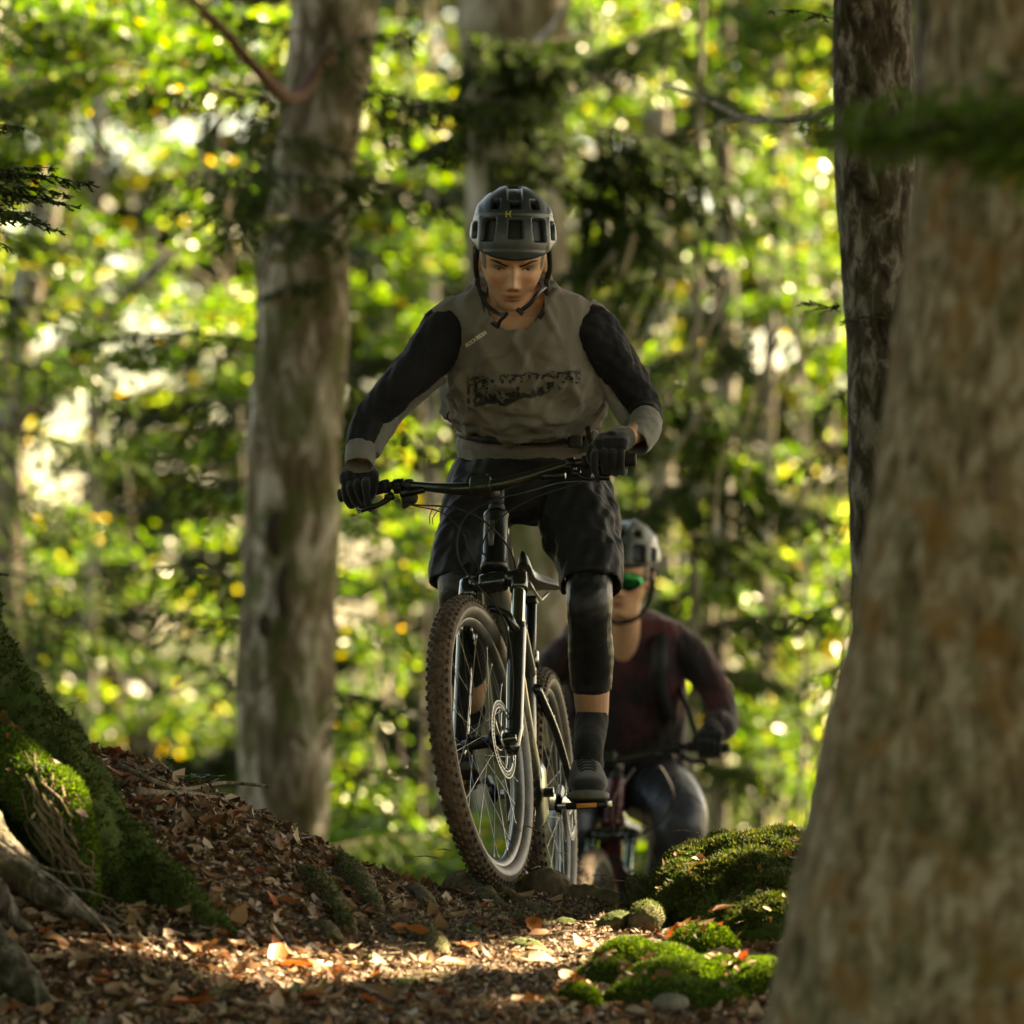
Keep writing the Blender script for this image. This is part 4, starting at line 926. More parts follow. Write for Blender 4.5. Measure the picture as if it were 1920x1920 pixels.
near_branch('blurred dark green fir bough crossing the huge right trunk', W(2100, 180, 8.6), [
    *[(W(2100, 130 + 20 * ((i * 3) % 10), 8.4 + .05 * i), W(1440 + 38 * ((i * 7) % 10), 225 + 4 * ((i * 7) % 10) + 6 * (i % 3), 8.4 + .05 * i), .10) for i in range(10)], (W(2100, 170, 8.6), W(1500, 250, 8.4), .10), (W(2100, 200, 8.7), W(1440, 235, 8.6), .06), (W(2150, 240, 8.5), W(1620, 290, 8.4), .09), (W(2100, 210, 8.8), W(1700, 200, 8.6), .10), (W(2100, 290, 8.5), W(1800, 300, 8.5), .07), (W(2100, 180, 8.5), W(1560, 272, 8.5), .08)], .022, gs, 1.9, hang=.7)
b_ = empty('bare_branch', W(1590, 205, 20), 'thin bare branch reaching left from the slim grey trunk', 'branch')
limb(b_, [W(1600, 190, 18), W(1500, 225, 19), W(1400, 222, 20), W(1330, 190, 21), W(1240, 155, 22)], .012, B_grey); limb(b_, [W(1400, 222, 20), W(1330, 235, 20.5), W(1280, 270, 21)], .006, B_grey)
# ---------------------------------------------------------------- bicycles
M_black = plain('black_paint', (.016, .018, .016), .2, .15, .7, coat=.6)
M_anod = plain('anodised_black', (.02, .022, .020), .32, .6)
M_matte = plain('matte_black', (.014, .014, .014), .65)
M_rubber = plain('black_rubber', (.016, .015, .014), .8, bump=.4, bscale=300)
M_chrome = plain('stanchion_metal', (.55, .58, .50), .16, 1.0, var=.12, vscale=30)
M_steel = plain('steel', (.45, .45, .43), .3, 1.0)
M_greyfr = plain('grey_green_frame', (.10, .105, .085), .3, .35, coat=.4, var=.25, vscale=14)
M_burg = plain('burgundy_frame', (.085, .014, .016), .3, .3, coat=.4)
M_orange = plain('orange_reflector', (.85, .28, .01), .3, 0, .8)
M_orange.node_tree.nodes['Principled BSDF'].inputs['Emission Strength'].default_value = 0
M_white = plain('white_print', (.6, .6, .58), .6)
def mud(name, c1, c2, sc, rough=.85, bump=.5):
    m, nt, b = new_mat(name); tc = N(nt, 'ShaderNodeTexCoord'); n1 = N(nt, 'ShaderNodeTexNoise', Scale=sc, Detail=8.0, Roughness=.7)
    nt.links.new(tc.outputs['Object'], n1.inputs['Vector']); r1 = ramp(nt, [(.35, c1), (.65, c2)]); nt.links.new(n1.outputs['Fac'], r1.inputs['Fac'])
    nt.links.new(r1.outputs[0], b.inputs['Base Color']); b.inputs['Roughness'].default_value = rough
    bp = N(nt, 'ShaderNodeBump', Strength=bump, Distance=.002); nt.links.new(n1.outputs['Fac'], bp.inputs['Height']); nt.links.new(bp.outputs[0], b.inputs['Normal'])
    return m
M_tread = mud('muddy_tread', (.035, .022, .014), (.13, .085, .05), 30)
M_side = mud('dusty_sidewall', (.045, .039, .031), (.12, .108, .09), 26, .5, .15)
M_rim = mud('dusty_rim', (.045, .042, .036), (.13, .125, .11), 18, .35, .1)
def place(mb, M): mb.V = [M @ v for v in mb.V]; return mb
def lb(mb, name, mat, parent, smooth=True): return mb.build(name, mat, parent, smooth, world=False)
def wheel(parent, M, R=.372, ro=.0305, disc_y=.058, blur_nipples=True, seed=0):
    w = empty('wheel'); w.parent = parent
    rc = R - ro - .002
    mb = MB(); nseg, m = 96, 20; rings = []
    for i in range(nseg):
        a = 2 * math.pi * i / nseg; e = Vector((math.cos(a), 0, math.sin(a))); ring = []
        for k in range(m):
            t = 2 * math.pi * k / m; ring.append(e * (rc + math.cos(t) * ro) + Vector((0, math.sin(t) * ro * .98, 0)))
        rings.append(ring)
    mb.rings(rings, closed=True)
    mb.M = []
    for i in range(nseg):
        for k in range(m):
            t = 2 * math.pi * (k + .5) / m; mb.M.append(0 if math.cos(t) > .08 else 1)
    mb.mi = 0; g = random.Random(seed)
    nk = 84
    for i in range(nk):
        for (t, ln, wd, hh, ph) in ((0.20, .0085, .0085, .0045, 0), (-0.20, .0085, .0085, .0045, .5), (.62, .008, .007, .0045, .5), (-.62, .008, .007, .0045, 0), (1.02, .010, .0065, .005, .15), (-1.02, .010, .0065, .005, .65)):
            a = 2 * math.pi * (i + ph) / nk; e = Vector((math.cos(a), 0, math.sin(a))); tg = Vector((-math.sin(a), 0, math.cos(a)))
            nrm = e * math.cos(t) + Vector((0, math.sin(t), 0)); sd = tg.cross(nrm)
            c = e * rc + nrm * (ro + hh * .12); l2 = ln * g.uniform(.85, 1.1)
            V = []
            for (u, v, q, s_) in ((-1, -1, -1, 1), (1, -1, -1, 1), (1, 1, -1, 1), (-1, 1, -1, 1), (-1, -1, 1, .8), (1, -1, 1, .8), (1, 1, 1, .8), (-1, 1, 1, .8)):
                V.append(c + tg * u * l2 * s_ * .62 + sd * v * wd * s_ * .55 + nrm * q * hh * .7)
            mb.add(V, [(0, 3, 2, 1), (4, 5, 6, 7), (0, 1, 5, 4), (1, 2, 6, 5), (2, 3, 7, 6), (3, 0, 4, 7)])
    place(mb, M); ty = lb(mb, 'tyre', [M_tread, M_side], w)
    # rim
    mb = MB(); ri = rc - ro + .009; prof = [(ri, -.0165), (ri + .002, -.0135), (ri - .006, -.0125), (ri - .020, -.006), (ri - .022, 0), (ri - .020, .006), (ri - .006, .0125), (ri + .002, .0135), (ri, .0165), (ri - .010, .0155), (ri - .018, .010), (ri - .0245, .004), (ri - .0245, -.004), (ri - .018, -.010), (ri - .010, -.0155)]
    prof = [(ri, -.016), (ri - .008, -.0155), (ri - .017, -.011), (ri - .022, -.005), (ri - .022, .005), (ri - .017, .011), (ri - .008, .0155), (ri, .016), (ri - .002, 0)]
    rings = []
    for i in range(96):
        a = 2 * math.pi * i / 96; e = Vector((math.cos(a), 0, math.sin(a))); rings.append([e * r + Vector((0, y, 0)) for r, y in prof])
    mb.rings(rings, closed=True); place(mb, M); lb(mb, 'rim', M_rim, w)
    mb = MB(); mb.tube([(0, -.05, 0), (0, -.034, 0), (0, -.032, 0), (0, -.028, 0), (0, -.024, 0), (0, .024, 0), (0, .028, 0), (0, .032, 0), (0, .034, 0), (0, .05, 0)], [.012, .014, .027, .027, .016, .016, .029, .029, .016, .013], 20); place(mb, M); lb(mb, 'hub', M_anod, w)
    for i in range(28):
        a = 2 * math.pi * i / 28; sgn = 1 if i % 2 else -1; b = a + (1.15 if (i // 2) % 2 else -1.15)
        p0 = Vector((math.cos(b) * .026, sgn * .029, math.sin(b) * .026)); p1 = Vector((math.cos(a) * (ri - .021), sgn * .003, math.sin(a) * (ri - .021)))
        mb = MB(); mb.tube([p0, p0.lerp(p1, .95), p0.lerp(p1, .955), p1], [.0010, .0010, .0021, .0021], 5); place(mb, M); lb(mb, 'spoke', M_steel, w)
    # brake disc: two rings joined by bars, six curved arms
    mb = MB()
    mb.disc((0, disc_y, 0), (0, 1, 0), .100, .0018, 64, .0955); mb.disc((0, disc_y, 0), (0, 1, 0), .0835, .0018, 64, .079)
    for i in range(54):
        a = 2 * math.pi * i / 54; e = Vector((math.cos(a), 0, math.sin(a))); tg = Vector((-math.sin(a), 0, math.cos(a)))
        mb.tube([e * .082 + Vector((0, disc_y, 0)), e * .0965 + tg * .004 + Vector((0, disc_y, 0))], .0014, 4)
    for i in range(6):
        a = math.pi / 3 * i; pts = [Vector((math.cos(a + t * .7) * (.024 + .056 * t), disc_y, math.sin(a + t * .7) * (.024 + .056 * t))) for t in (0, .33, .66, 1)]
        mb.tube(pts, .0026, 6)
    mb.disc((0, disc_y, 0), (0, 1, 0), .026, .003, 24, .012); place(mb, M); lb(mb, 'brake_disc', M_steel, w)
    return w
def make_bike(label, front_axle, yaw, pitch, roll, steer, frame_mat, cables=None, crank=12, text=True, stan=None, tilt=1.0):
    root = empty('mountain_bike', (0, 0, 0), label, 'bicycle')
    F0 = Vector((-math.sin(yaw) * math.cos(pitch), -math.cos(yaw) * math.cos(pitch), math.sin(pitch)))
    L0 = Vector((math.cos(yaw), -math.sin(yaw), 0)); U0 = F0.cross(L0)
    if U0.z < 0: U0 = -U0
    Lr = L0 * math.cos(roll) - U0 * math.sin(roll); Ur = U0 * math.cos(roll) + L0 * math.sin(roll)
    Rm = Matrix((F0, Lr, Ur)).transposed()
    fa = Vector((1.21, 0, .372)); loc = Vector(front_axle) - Rm @ fa
    root.matrix_world = Matrix.Translation(loc) @ Rm.to_4x4()
    M = Matrix.Translation(loc) @ Rm.to_4x4()
    s = Vector((-.4226, 0, .9063)); n = Vector((.9063, 0, .4226)); A0 = fa - n * .044
    ST = Matrix.Translation(A0) @ Matrix.Rotation(steer, 4, s) @ Matrix.Translation(-A0)
    def ax(L, y=0, f=0): return A0 + s * L + n * f + Vector((0, y, 0))
    up = Matrix((n, Vector((0, 1, 0)), s)).transposed()       # axes of the fork for boxes
    # wheels
    wheel(root, ST @ Matrix.Translation(fa), seed=1); wheel(root, Matrix.Translation((0, 0, .372)), seed=2)
    # fork
    fk = empty('fork'); fk.parent = root
    mb = MB(); mb.box(ax(.515, 0, .002), (.050, .075, .040), up, .012)
    for y in (-1, 1):
        mb.tube([ax(.522, y * .03, .004), ax(.515, y * .064, .0)], [.020, .023], 14)
        mb.tube([ax(.478, y * .068), ax(.49, y * .068), ax(.528, y * .068), ax(.536, y * .068)], [.0225, .024, .024, .017], 18)
    place(mb, ST); lb(mb, 'crown', M_black, fk)
    for y in (-1, 1):
        mb = MB(); mb.tube([ax(.345, y * .068), ax(.482, y * .068)], .0182, 20, cap=False); place(mb, ST); lb(mb, 'stanchion', stan or M_chrome, fk)
        mb = MB(); mb.tube([ax(-.02, y * .071, .012), ax(.0, y * .071, .01), ax(.05, y * .071, .0), ax(.20, y * .069), ax(.355, y * .068), ax(.372, y * .068), ax(.374, y * .068)], [.014, .019, .0215, .0235, .0245, .026, .020], 20)
        mb.tube([ax(.0, y * .058, .044), ax(.02, y * .068, .012)], [.016, .018], 12)
        place(mb, ST); lb(mb, 'lower_leg', M_black, fk)
    mb = MB(); mb.tube([ax(.345, -.071, .012), ax(.385, -.052, .034), ax(.402, -.02, .044), ax(.402, .02, .044), ax(.385, .052, .034), ax(.345, .071, .012)], [.013, .011, .010, .010, .011, .013], 10, sx=1.3)
    place(mb, ST); lb(mb, 'arch', M_black, fk)
    mb = MB(); mb.disc(ax(.538, -.062), s, .012, .010, 16); mb.disc(ax(.538, .062), s, .010, .008, 16); place(mb, ST); lb(mb, 'top_cap', M_steel, fk)
    mb = MB(); mb.tube([fa + Vector((0, -.084, 0)), fa + Vector((0, .090, 0))], .0085, 12); place(mb, ST); lb(mb, 'axle', M_black, fk)
    mb = MB(); c = ax(.085, .068, -.035); mb.box(c, (.038, .026, .062), up, .007); mb.box(ax(.04, .068, -.02), (.03, .016, .03), up, .005); mb.tube([c + s * .03, c + s * .045], .005, 8)
    place(mb, ST); lb(mb, 'brake_caliper', M_black, root)
    # frame
    mb = MB(); mb.tube([ax(.548), ax(.558), ax(.566), ax(.57), ax(.64), ax(.714), ax(.718), ax(.727), ax(.732)], [.032, .0365, .0365, .0345, .0325, .031, .0335, .0335, .028], 26)
    lb(mb, 'head_tube', frame_mat if frame_mat is not M_greyfr else M_anod, root)
    bb = Vector((.44, 0, .345)); seat_top = Vector((.325, 0, .665)); ra = Vector((0, 0, .372))
    def bar3(name, pts, rr, mat=frame_mat, sx=1, sz=1, n_=16):
        S = spline([[*p, r_] for p, r_ in zip(pts, rr)], 18); mb = MB(); mb.tube([Vector(q[:3]) for q in S], [q[3] for q in S], n_, sx=sx, sz=sz); return lb(mb, name, mat, root)
    bar3('down_tube', [ax(.60, 0, -.015), ax(.52, 0, -.08), Vector((.72, 0, .56)), bb + Vector((.07, 0, .03))], [.034, .044, .051, .054], sx=.95, sz=1.15)
    bar3('top_tube', [ax(.70, 0, -.01), Vector((.62, 0, .82)), Vector((.345, 0, .68))], [.028, .024, .020], sx=1.1)
    bar3('seat_tube', [bb + Vector((-.01, 0, .03)), seat_top + Vector((0, 0, .03))], [.024, .019])
    for y in (-1, 1):
        bar3('chainstay', [bb + Vector((-.05, y * .035, -.01)), Vector((.25, y * .055, .345)), Vector((.02, y * .072, .368))], [.016, .014, .011], sz=1.5)
        bar3('seatstay', [Vector((.36, y * .022, .64)), Vector((.20, y * .052, .53)), Vector((.015, y * .070, .385))], [.012, .011, .010], M_black)
    mb = MB(); mb.box(bb + Vector((.02, 0, -.01)), (.17, .098, .17), Matrix.Rotation(.3, 3, 'Y'), .026); lb(mb, 'motor_housing', M_greyfr if frame_mat is M_greyfr else M_matte, root)
    mb = MB(); mb.box(bb + Vector((.10, 0, -.06)), (.10, .07, .02), Matrix.Rotation(.8, 3, 'Y'), .006); lb(mb, 'bash_guard', M_black, root)
    mb = MB(); mb.tube([Vector((.30, 0, .70)), Vector((.285, 0, .745))], .022, 14); mb.tube([Vector((.40, 0, .50)), Vector((.62, 0, .70))], [.018, .018], 12); lb(mb, 'shock', M_black, root)
    # seatpost and saddle
    mb = MB(); mb.tube([seat_top, Vector((.245, 0, .885))], .0157, 14); mb.box((.243, 0, .892), (.045, .035, .022), None, .005); lb(mb, 'seatpost', M_anod, root)
    sd = empty('saddle'); sd.parent = root
    mb = MB(); rings = []
    for t in np.linspace(0, 1, 18):
        x = .385 - .27 * t; hw = .018 + .056 * float(smooth01((t - .38) / .5)); hw *= (1 - .30 * max(0, (t - .92) / .08)); hw *= min(1, .55 + t * 6)
        zc = .945 + (x - .115) * .17 + .018 * t * t - .008 * math.sin(t * 3.1); ring = []
        for k in range(20):
            a = 2 * math.pi * k / 20; cx_, sz_ = math.cos(a), math.sin(a)
            ring.append(Vector((x, hw * cx_, zc + (.012 if sz_ > 0 else .022) * sz_ - .020 * abs(cx_) ** 3)))
        rings.append(ring)
    mb.rings(rings); lb(mb, 'saddle_shell', plain('saddle_cover', (.035, .035, .033), .35), sd)
    for y in (-1, 1):
        mb = MB(); mb.tube([Vector((.36, y * .012, .925)), Vector((.32, y * .022, .90)), Vector((.20, y * .022, .90)), Vector((.14, y * .035, .93))], .0035, 6); lb(mb, 'saddle_rail', M_steel, sd)
    # cranks, pedals, chain
    cd = math.radians(crank); cdir = Vector((math.cos(cd), 0, -math.sin(cd)))
    mb = MB(); mb.tube([bb + Vector((0, -.07, 0)), bb + Vector((0, .07, 0))], .013, 14); lb(mb, 'crank_axle', M_steel, root)
    pedals = {}
    for sgn in (1, -1):
        e = bb + Vector((0, sgn * .088, 0)); q = e + cdir * (.168 * sgn) + Vector((0, .012 if sgn > 0 else -.034, 0))
        mb = MB(); mb.tube([e, e.lerp(q, .5), q], [.017, .0125, .013], 12, sx=.7, sz=1.25); lb(mb, 'crank_arm', M_anod, root)
        pc = q + Vector((0, sgn * .082, 0)); pedals[sgn] = pc
        pd = empty('pedal'); pd.parent = root
        mb = MB(); mb.tube([q, q + Vector((0, sgn * .135, 0))], .008, 10); lb(mb, 'spindle', M_steel, pd)
        mb = MB(); flat = Rm.inverted() @ Matrix.Identity(3)
        pr = Matrix.Rotation(pitch, 3, 'Y')
        for dx in (-.045, .045): mb.box(pc + pr @ Vector((dx, 0, 0)), (.010, .108, .018), pr, .003)
        for dy in (-.052, 0, .052): mb.box(pc + pr @ Vector((0, dy, 0)), (.092, .008, .016), pr, .003)
        lb(mb, 'cage', M_anod, pd)
        mb = MB(); mb.box(pc + pr @ Vector((.0520 , 0, 0)), (.004, .052, .013), pr, .001); lb(mb, 'reflector', M_orange, pd)
        mb = MB(); mb.box(pc + pr @ Vector((-.0520, 0, 0)), (.004, .052, .013), pr, .001); lb(mb, 'reflector', M_orange, pd)
    mb = MB(); mb.disc(bb + Vector((0, -.050, 0)), (0, 1, 0), .072, .003, 48, .055)
    for i in range(34):
        a = 2 * math.pi * i / 34; e = Vector((math.cos(a), 0, math.sin(a))); mb.box(bb + Vector((0, -.050, 0)) + e * .074, (.006, .0025, .006), Matrix.Rotation(-a, 3, 'Y'))
    for i in range(4):
        a = math.pi / 2 * i + .5; mb.tube([bb + Vector((0, -.052, 0)), bb + Vector((math.cos(a) * .06, -.051, math.sin(a) * .06))], .007, 8)
    lb(mb, 'chainring', M_steel, root)
    mb = MB()
    for i in range(5):
        mb.disc((0, -.030 - .0055 * i, .372), (0, 1, 0), .085 - .012 * i, .002, 40, .03)
    lb(mb, 'cassette', M_steel, root)
    mb = MB(); dr = Vector((.01, -.075, .285)); mb.box(dr, (.04, .025, .05), Matrix.Rotation(.4, 3, 'Y'), .006); mb.box(dr + Vector((.02, .012, -.06)), (.02, .006, .10), Matrix.Rotation(-.3, 3, 'Y'), .004)
    mb.disc(dr + Vector((.0, .012, -.015)), (0, 1, 0), .018, .004, 16); mb.disc(dr + Vector((.035, .012, -.10)), (0, 1, 0), .018, .004, 16); lb(mb, 'rear_derailleur', M_black, root)
    mb = MB(); ch = [bb + Vector((.0, -.050, .074)), Vector((.02, -.046, .372 + .062))]; mb.tube(ch, .0035, 6)
    mb.tube([bb + Vector((0, -.050, -.074)), dr + Vector((.045, .012, -.116)), dr + Vector((.02, .012, -.09)), dr + Vector((-.016, .012, -.012)), Vector((-.02, -.046, .372 - .060))], .0035, 6); lb(mb, 'chain', M_steel, root)
    # stem, bar
    bc = ax(.786, -.025, .052)
    mb = MB(); mb.tube([ax(.738), ax(.755)], .0205, 18); mb.tube([ax(.755), ax(.805)], [.019, .018], 16); mb.tube([ax(.785, 0, .0), bc - n * .008], [.018, .017], 14)
    place(mb, ST); st = lb(mb, 'stem', M_matte, root)
    mb = MB(); mb.box(bc + n * .005, (.040, .058, .042), up, .008)
    for dy in (-.02, .02):
        for ds in (-.016, .016): mb.tube([bc + n * .024 + Vector((0, dy, 0)) + s * ds, bc + n * .029 + Vector((0, dy, 0)) + s * ds], .0035, 8)
    place(mb, ST); lb(mb, 'face_plate', plain('green_black_plate', (.04, .05, .035), .35, .4), st)
    hb = empty('handlebar'); hb.parent = root
    tips = []
    def bar(y): return bar_(y, n, s)
    def bar_(y, n, s):
        a = abs(y); k = float(smooth01((a - .035) / .24)); sg = 1 if y > 0 else -1
        return bc + Vector((0, y, 0)) + s * (.054 * k - .042 * y * tilt) - n * (max(0, a - .10) * .12)
    ys = np.linspace(-.40, .40, 45)
    mb = MB(); mb.tube([bar(y) for y in ys], [.0159 - .0045 * float(smooth01((abs(y) - .05) / .14)) for y in ys], 16); place(mb, ST); lb(mb, 'bar', plain('bar_black_green', (.025, .028, .018), .3, .3, coat=.3), hb)
    grips = {}
    for sg in (-1, 1):
        yy = np.linspace(.272, .402, 26); mb = MB(); mb.tube([bar(sg * y) for y in yy], [.0165 + .0012 * (i % 2) for i in range(26)], 16)
        mb.tube([bar(sg * .264), bar(sg * .276)], .0185, 16); place(mb, ST); lb(mb, 'grip', M_rubber, hb)
        grips[sg] = [ST @ bar(sg * y) for y in (.276, .338, .402)]
        lv = empty('brake_lever'); lv.parent = root
        b0 = bar(sg * .234); n_, s_ = n, s; n = n_ * .55 - s_ * .835; s = s_ * .55 + n_ * .835; upl = Matrix((n, Vector((0, 1, 0)), s)).transposed()
        mb = MB(); mb.tube([bar_(sg * .224, n_, s_), bar_(sg * .245, n_, s_)], .0175, 16); mb.box(b0 + n * .018 - s * .004, (.018, .022, .022), upl, .004)
        mb.tube([b0 + n * .040 - s * .012 + Vector((0, -sg * .012, 0)), b0 + n * .036 - s * .010 + Vector((0, -sg * .075, 0))], [.012, .009], 12)
        mb.tube([b0 + n * .042 - s * .012 + Vector((0, sg * .01, 0)), b0 + n * .040 - s * .014 + Vector((0, sg * .03, 0))], [.012, .008], 10)
        place(mb, ST); lb(mb, 'master_cylinder', M_anod, lv)
        mb = MB(); P = [b0 + n * .042 - s * .016 + Vector((0, sg * .02, 0)), b0 + n * .055 - s * .026 + Vector((0, sg * .05, 0)), b0 + n * .056 - s * .028 + Vector((0, sg * .085, 0)), b0 + n * .064 - s * .030 + Vector((0, sg * .108, 0))]
        S = spline(P, 12); mb.tube([Vector(q) for q in S], [.006, .0055, .005, .0045, .0045, .005, .0055, .006, .006, .006, .006, .005], 8, sz=1.5); place(mb, ST); lb(mb, 'lever_blade', M_anod, lv)
        if sg == 1: tip = None
        if sg == -1:
            mb = MB(); q = bar_(-.205, n_, s_); mb.tube([bar_(-.197, n_, s_), bar_(-.212, n_, s_)], .0165, 14); mb.box(q - s * .028 + n * .022, (.040, .040, .030), upl, .010); mb.tube([q - s * .04 + n * .01, q - s * .045 + n * .03 + Vector((0, -.02, 0))], [.009, .007], 8)
            place(mb, ST); lb(mb, 'shifter', M_matte, root)
        if text and True:
            tips.append((M @ ST @ (b0 + n * .064 - s * .030 + Vector((0, sg * .100, 0)))))
        n, s = n_, s_
    Mi = M.inverted()
    for pts in (cables or []):
        P = [Mi @ Vector(p) for p in pts[0]]; S = spline(P, 40); mb = MB(); mb.tube([Vector(q) for q in S], pts[1], 6); lb(mb, 'cable', M_rubber, root)
    info = dict(M=M, ST=ST, grips={k: [M @ p for p in v] for k, v in grips.items()}, pedals={k: M @ v for k, v in pedals.items()}, s=(M.to_3x3() @ (ST.to_3x3() @ s)), n=(M.to_3x3() @ (ST.to_3x3() @ n)), lat=(M.to_3x3() @ (ST.to_3x3() @ Vector((0, 1, 0)))),
                bb=M @ bb, tips=tips, saddle=M @ Vector((.25, 0, .94)), bc=M @ ST @ bc, ax=lambda L, y=0, f=0: M @ ST @ ax(L, y, f), root=root)
    return info
CB1 = [([W(1100, 903, 14.62), W(1050, 905, 14.58), W(985, 923, 14.50), W(920, 940, 14.48), W(872, 970, 14.5), W(856, 1020, 14.52), W(868, 1065, 14.5), W(905, 1108, 14.45), W(938, 1150, 14.42), W(955, 1200, 14.42), W(962, 1290, 14.42), W(955, 1350, 14.45)], .0024),
       ([W(760, 946, 14.85), W(800, 948, 14.78), W(850, 952, 14.7), W(900, 972, 14.65), W(940, 1008, 14.66), W(962, 1045, 14.75), W(968, 1080, 14.9)], .0026),
       ([W(775, 948, 14.85), W(830, 962, 14.75), W(868, 1000, 14.7), W(880, 1040, 14.72), W(900, 1075, 14.85)], .0018),
       ([W(812, 952, 14.8), W(806, 968, 14.8), W(806, 982, 14.8)], .0012), ([W(826, 952, 14.8), W(812, 970, 14.8), W(812, 984, 14.8)], .0012),
       ([W(1090, 905, 14.62), W(1010, 930, 14.6), W(940, 970, 14.62), W(905, 1020, 14.7), W(915, 1080, 14.9)], .002)]
BK1 = make_bike('grey green mountain bike climbing over the crest, ridden by the man in front', W(908, 1392, 14.40), R(8.2), R(8.5), R(-3.0), R(-9.3), M_greyfr, CB1, 21)
CB2 = [([W(1230, 1445, 19.0), W(1240, 1440, 18.95), W(1262, 1490, 18.9), W(1240, 1540, 18.95), W(1190, 1570, 19.0)], .0035), ([W(1190, 1440, 19), W(1150, 1500, 18.9), W(1150, 1560, 18.9)], .003)]
BK2 = make_bike('burgundy mountain bike behind the crest, partly hidden by the front bike', W(1120, 1802, 18.95), R(3), R(8.5), R(4.2), R(-9), M_burg, CB2, 70, stan=plain('pale_stanchion', (.42, .55, .45), .22, .9), tilt=-.6)
# small print on the lever blade
def text_mesh(txt, size, name, mat, extrude=.0004, bold=0):
    cu = bpy.data.curves.new(name, 'FONT'); cu.body = txt; cu.size = size; cu.extrude = extrude; cu.align_x = 'CENTER'; cu.align_y = 'CENTER'; cu.offset = bold
    o = bpy.data.objects.new(name, cu); COL.objects.link(o); me = evaluated(o, name); bpy.data.objects.remove(o); me.materials.clear(); me.materials.append(mat); return me
def put(me, name, parent, M):
    o = bpy.data.objects.new(name, me); COL.objects.link(o); o.parent = parent; o.matrix_world = M if parent is None else M
    if parent is not None:
        bpy.context.view_layer.update(); o.matrix_parent_inverse = Matrix.Identity(4); o.matrix_local = parent.matrix_world.inverted() @ M
    return o

if BK1['tips']:
    me = text_mesh('ST', .016, 'print', M_white); t_ = BK1['tips'][0]
    put(me, 'print', BK1['root'], Matrix.Translation(t_ + Vector((0, -.012, 0))) @ Matrix.Rotation(R(90), 4, 'X') @ Matrix.Rotation(R(75), 4, 'Z'))
me = text_mesh('A', .014, 'print', M_white); put(me, 'print', BK1['root'], Matrix.Translation(W(1111, 892, 14.5)) @ Matrix.Rotation(R(90), 4, 'X'))
mb = MB(); hc = [BK1['ax'](.61, 0, .0335), BK1['ax'](.69, 0, .032)]
mb.tube(hc, .006, 8, sx=1.3, sz=.4); o = mb.build('head_badge', plain('badge', (.07, .07, .05), .4), None)
o.parent = BK1['root']; o.matrix_local = BK1['M'].inverted()
# ---------------------------------------------------------------- riders
def fabric(name, c, var=.12, rough=.85, bump=.35, bscale=700, sheen=.3, vscale=60, spec=.25):
    return plain(name, c, rough, 0, spec, bump, bscale, var, vscale, 0, sheen)
M_jersey = fabric('heather_grey_jersey', (.178, .160, .132), .10, .9, .3, 900, .1, 200)
M_cuff = fabric('light_grey_cuff', (.19, .185, .165), .12, .9, .4, 900)
M_sleeve = fabric('black_jersey_sleeve', (.011, .011, .014), .25, .8, .3, 900, .05)
M_shorts = fabric('black_shorts', (.012, .0122, .0135), .25, .65, .15, 500, .03, 40, .3)
M_knee = plain('black_knee_sleeve', (.012, .012, .012), .42, 0, .5, .2, 500, .3, 30)
M_sock = fabric('black_sock', (.010, .010, .011), .2, .95, .5, 600)
M_glove = fabric('black_glove', (.007, .007, .007), .25, .85, .4, 600)
M_shoe = fabric('black_shoe', (.010, .010, .010), .3, .7, .4, 400)
M_sole = plain('dusty_sole', (.11, .105, .085), .7, bump=.3, bscale=120, var=.3, vscale=60)
M_strap = plain('black_webbing', (.008, .008, .009), .6)
M_print = plain('black_print', (.012, .014, .012), .7)
M_skin = painted('skin', .48, .45, .12, 260, .06, 60, .12)
M_helmet = painted('helmet_shell', .38, .5, .05, 300, .06, 60)
M_hair = plain('dark_brown_hair', (.022, .013, .008), .6, bump=.6, bscale=400)
HZ = [.1185, .112, .10, .085, .065, .045, .028, .012, 0, -.014, -.03, -.045, -.06, -.075, -.09, -.102, -.110, -.115]
HF = [.020, .042, .062, .076, .087, .092, .0935, .0905, .089, .089, .088, .086, .084, .081, .079, .074, .062, .03]
HB = [.028, .050, .068, .082, .093, .099, .101, .100, .098, .095, .089, .080, .066, .050, .032, .014, -.002, -.01]
HW = [.022, .040, .055, .066, .0735, .0765, .0765, .0752, .0740, .0722, .0690, .0640, .0580, .0510, .0420, .0320, .0235, .013]
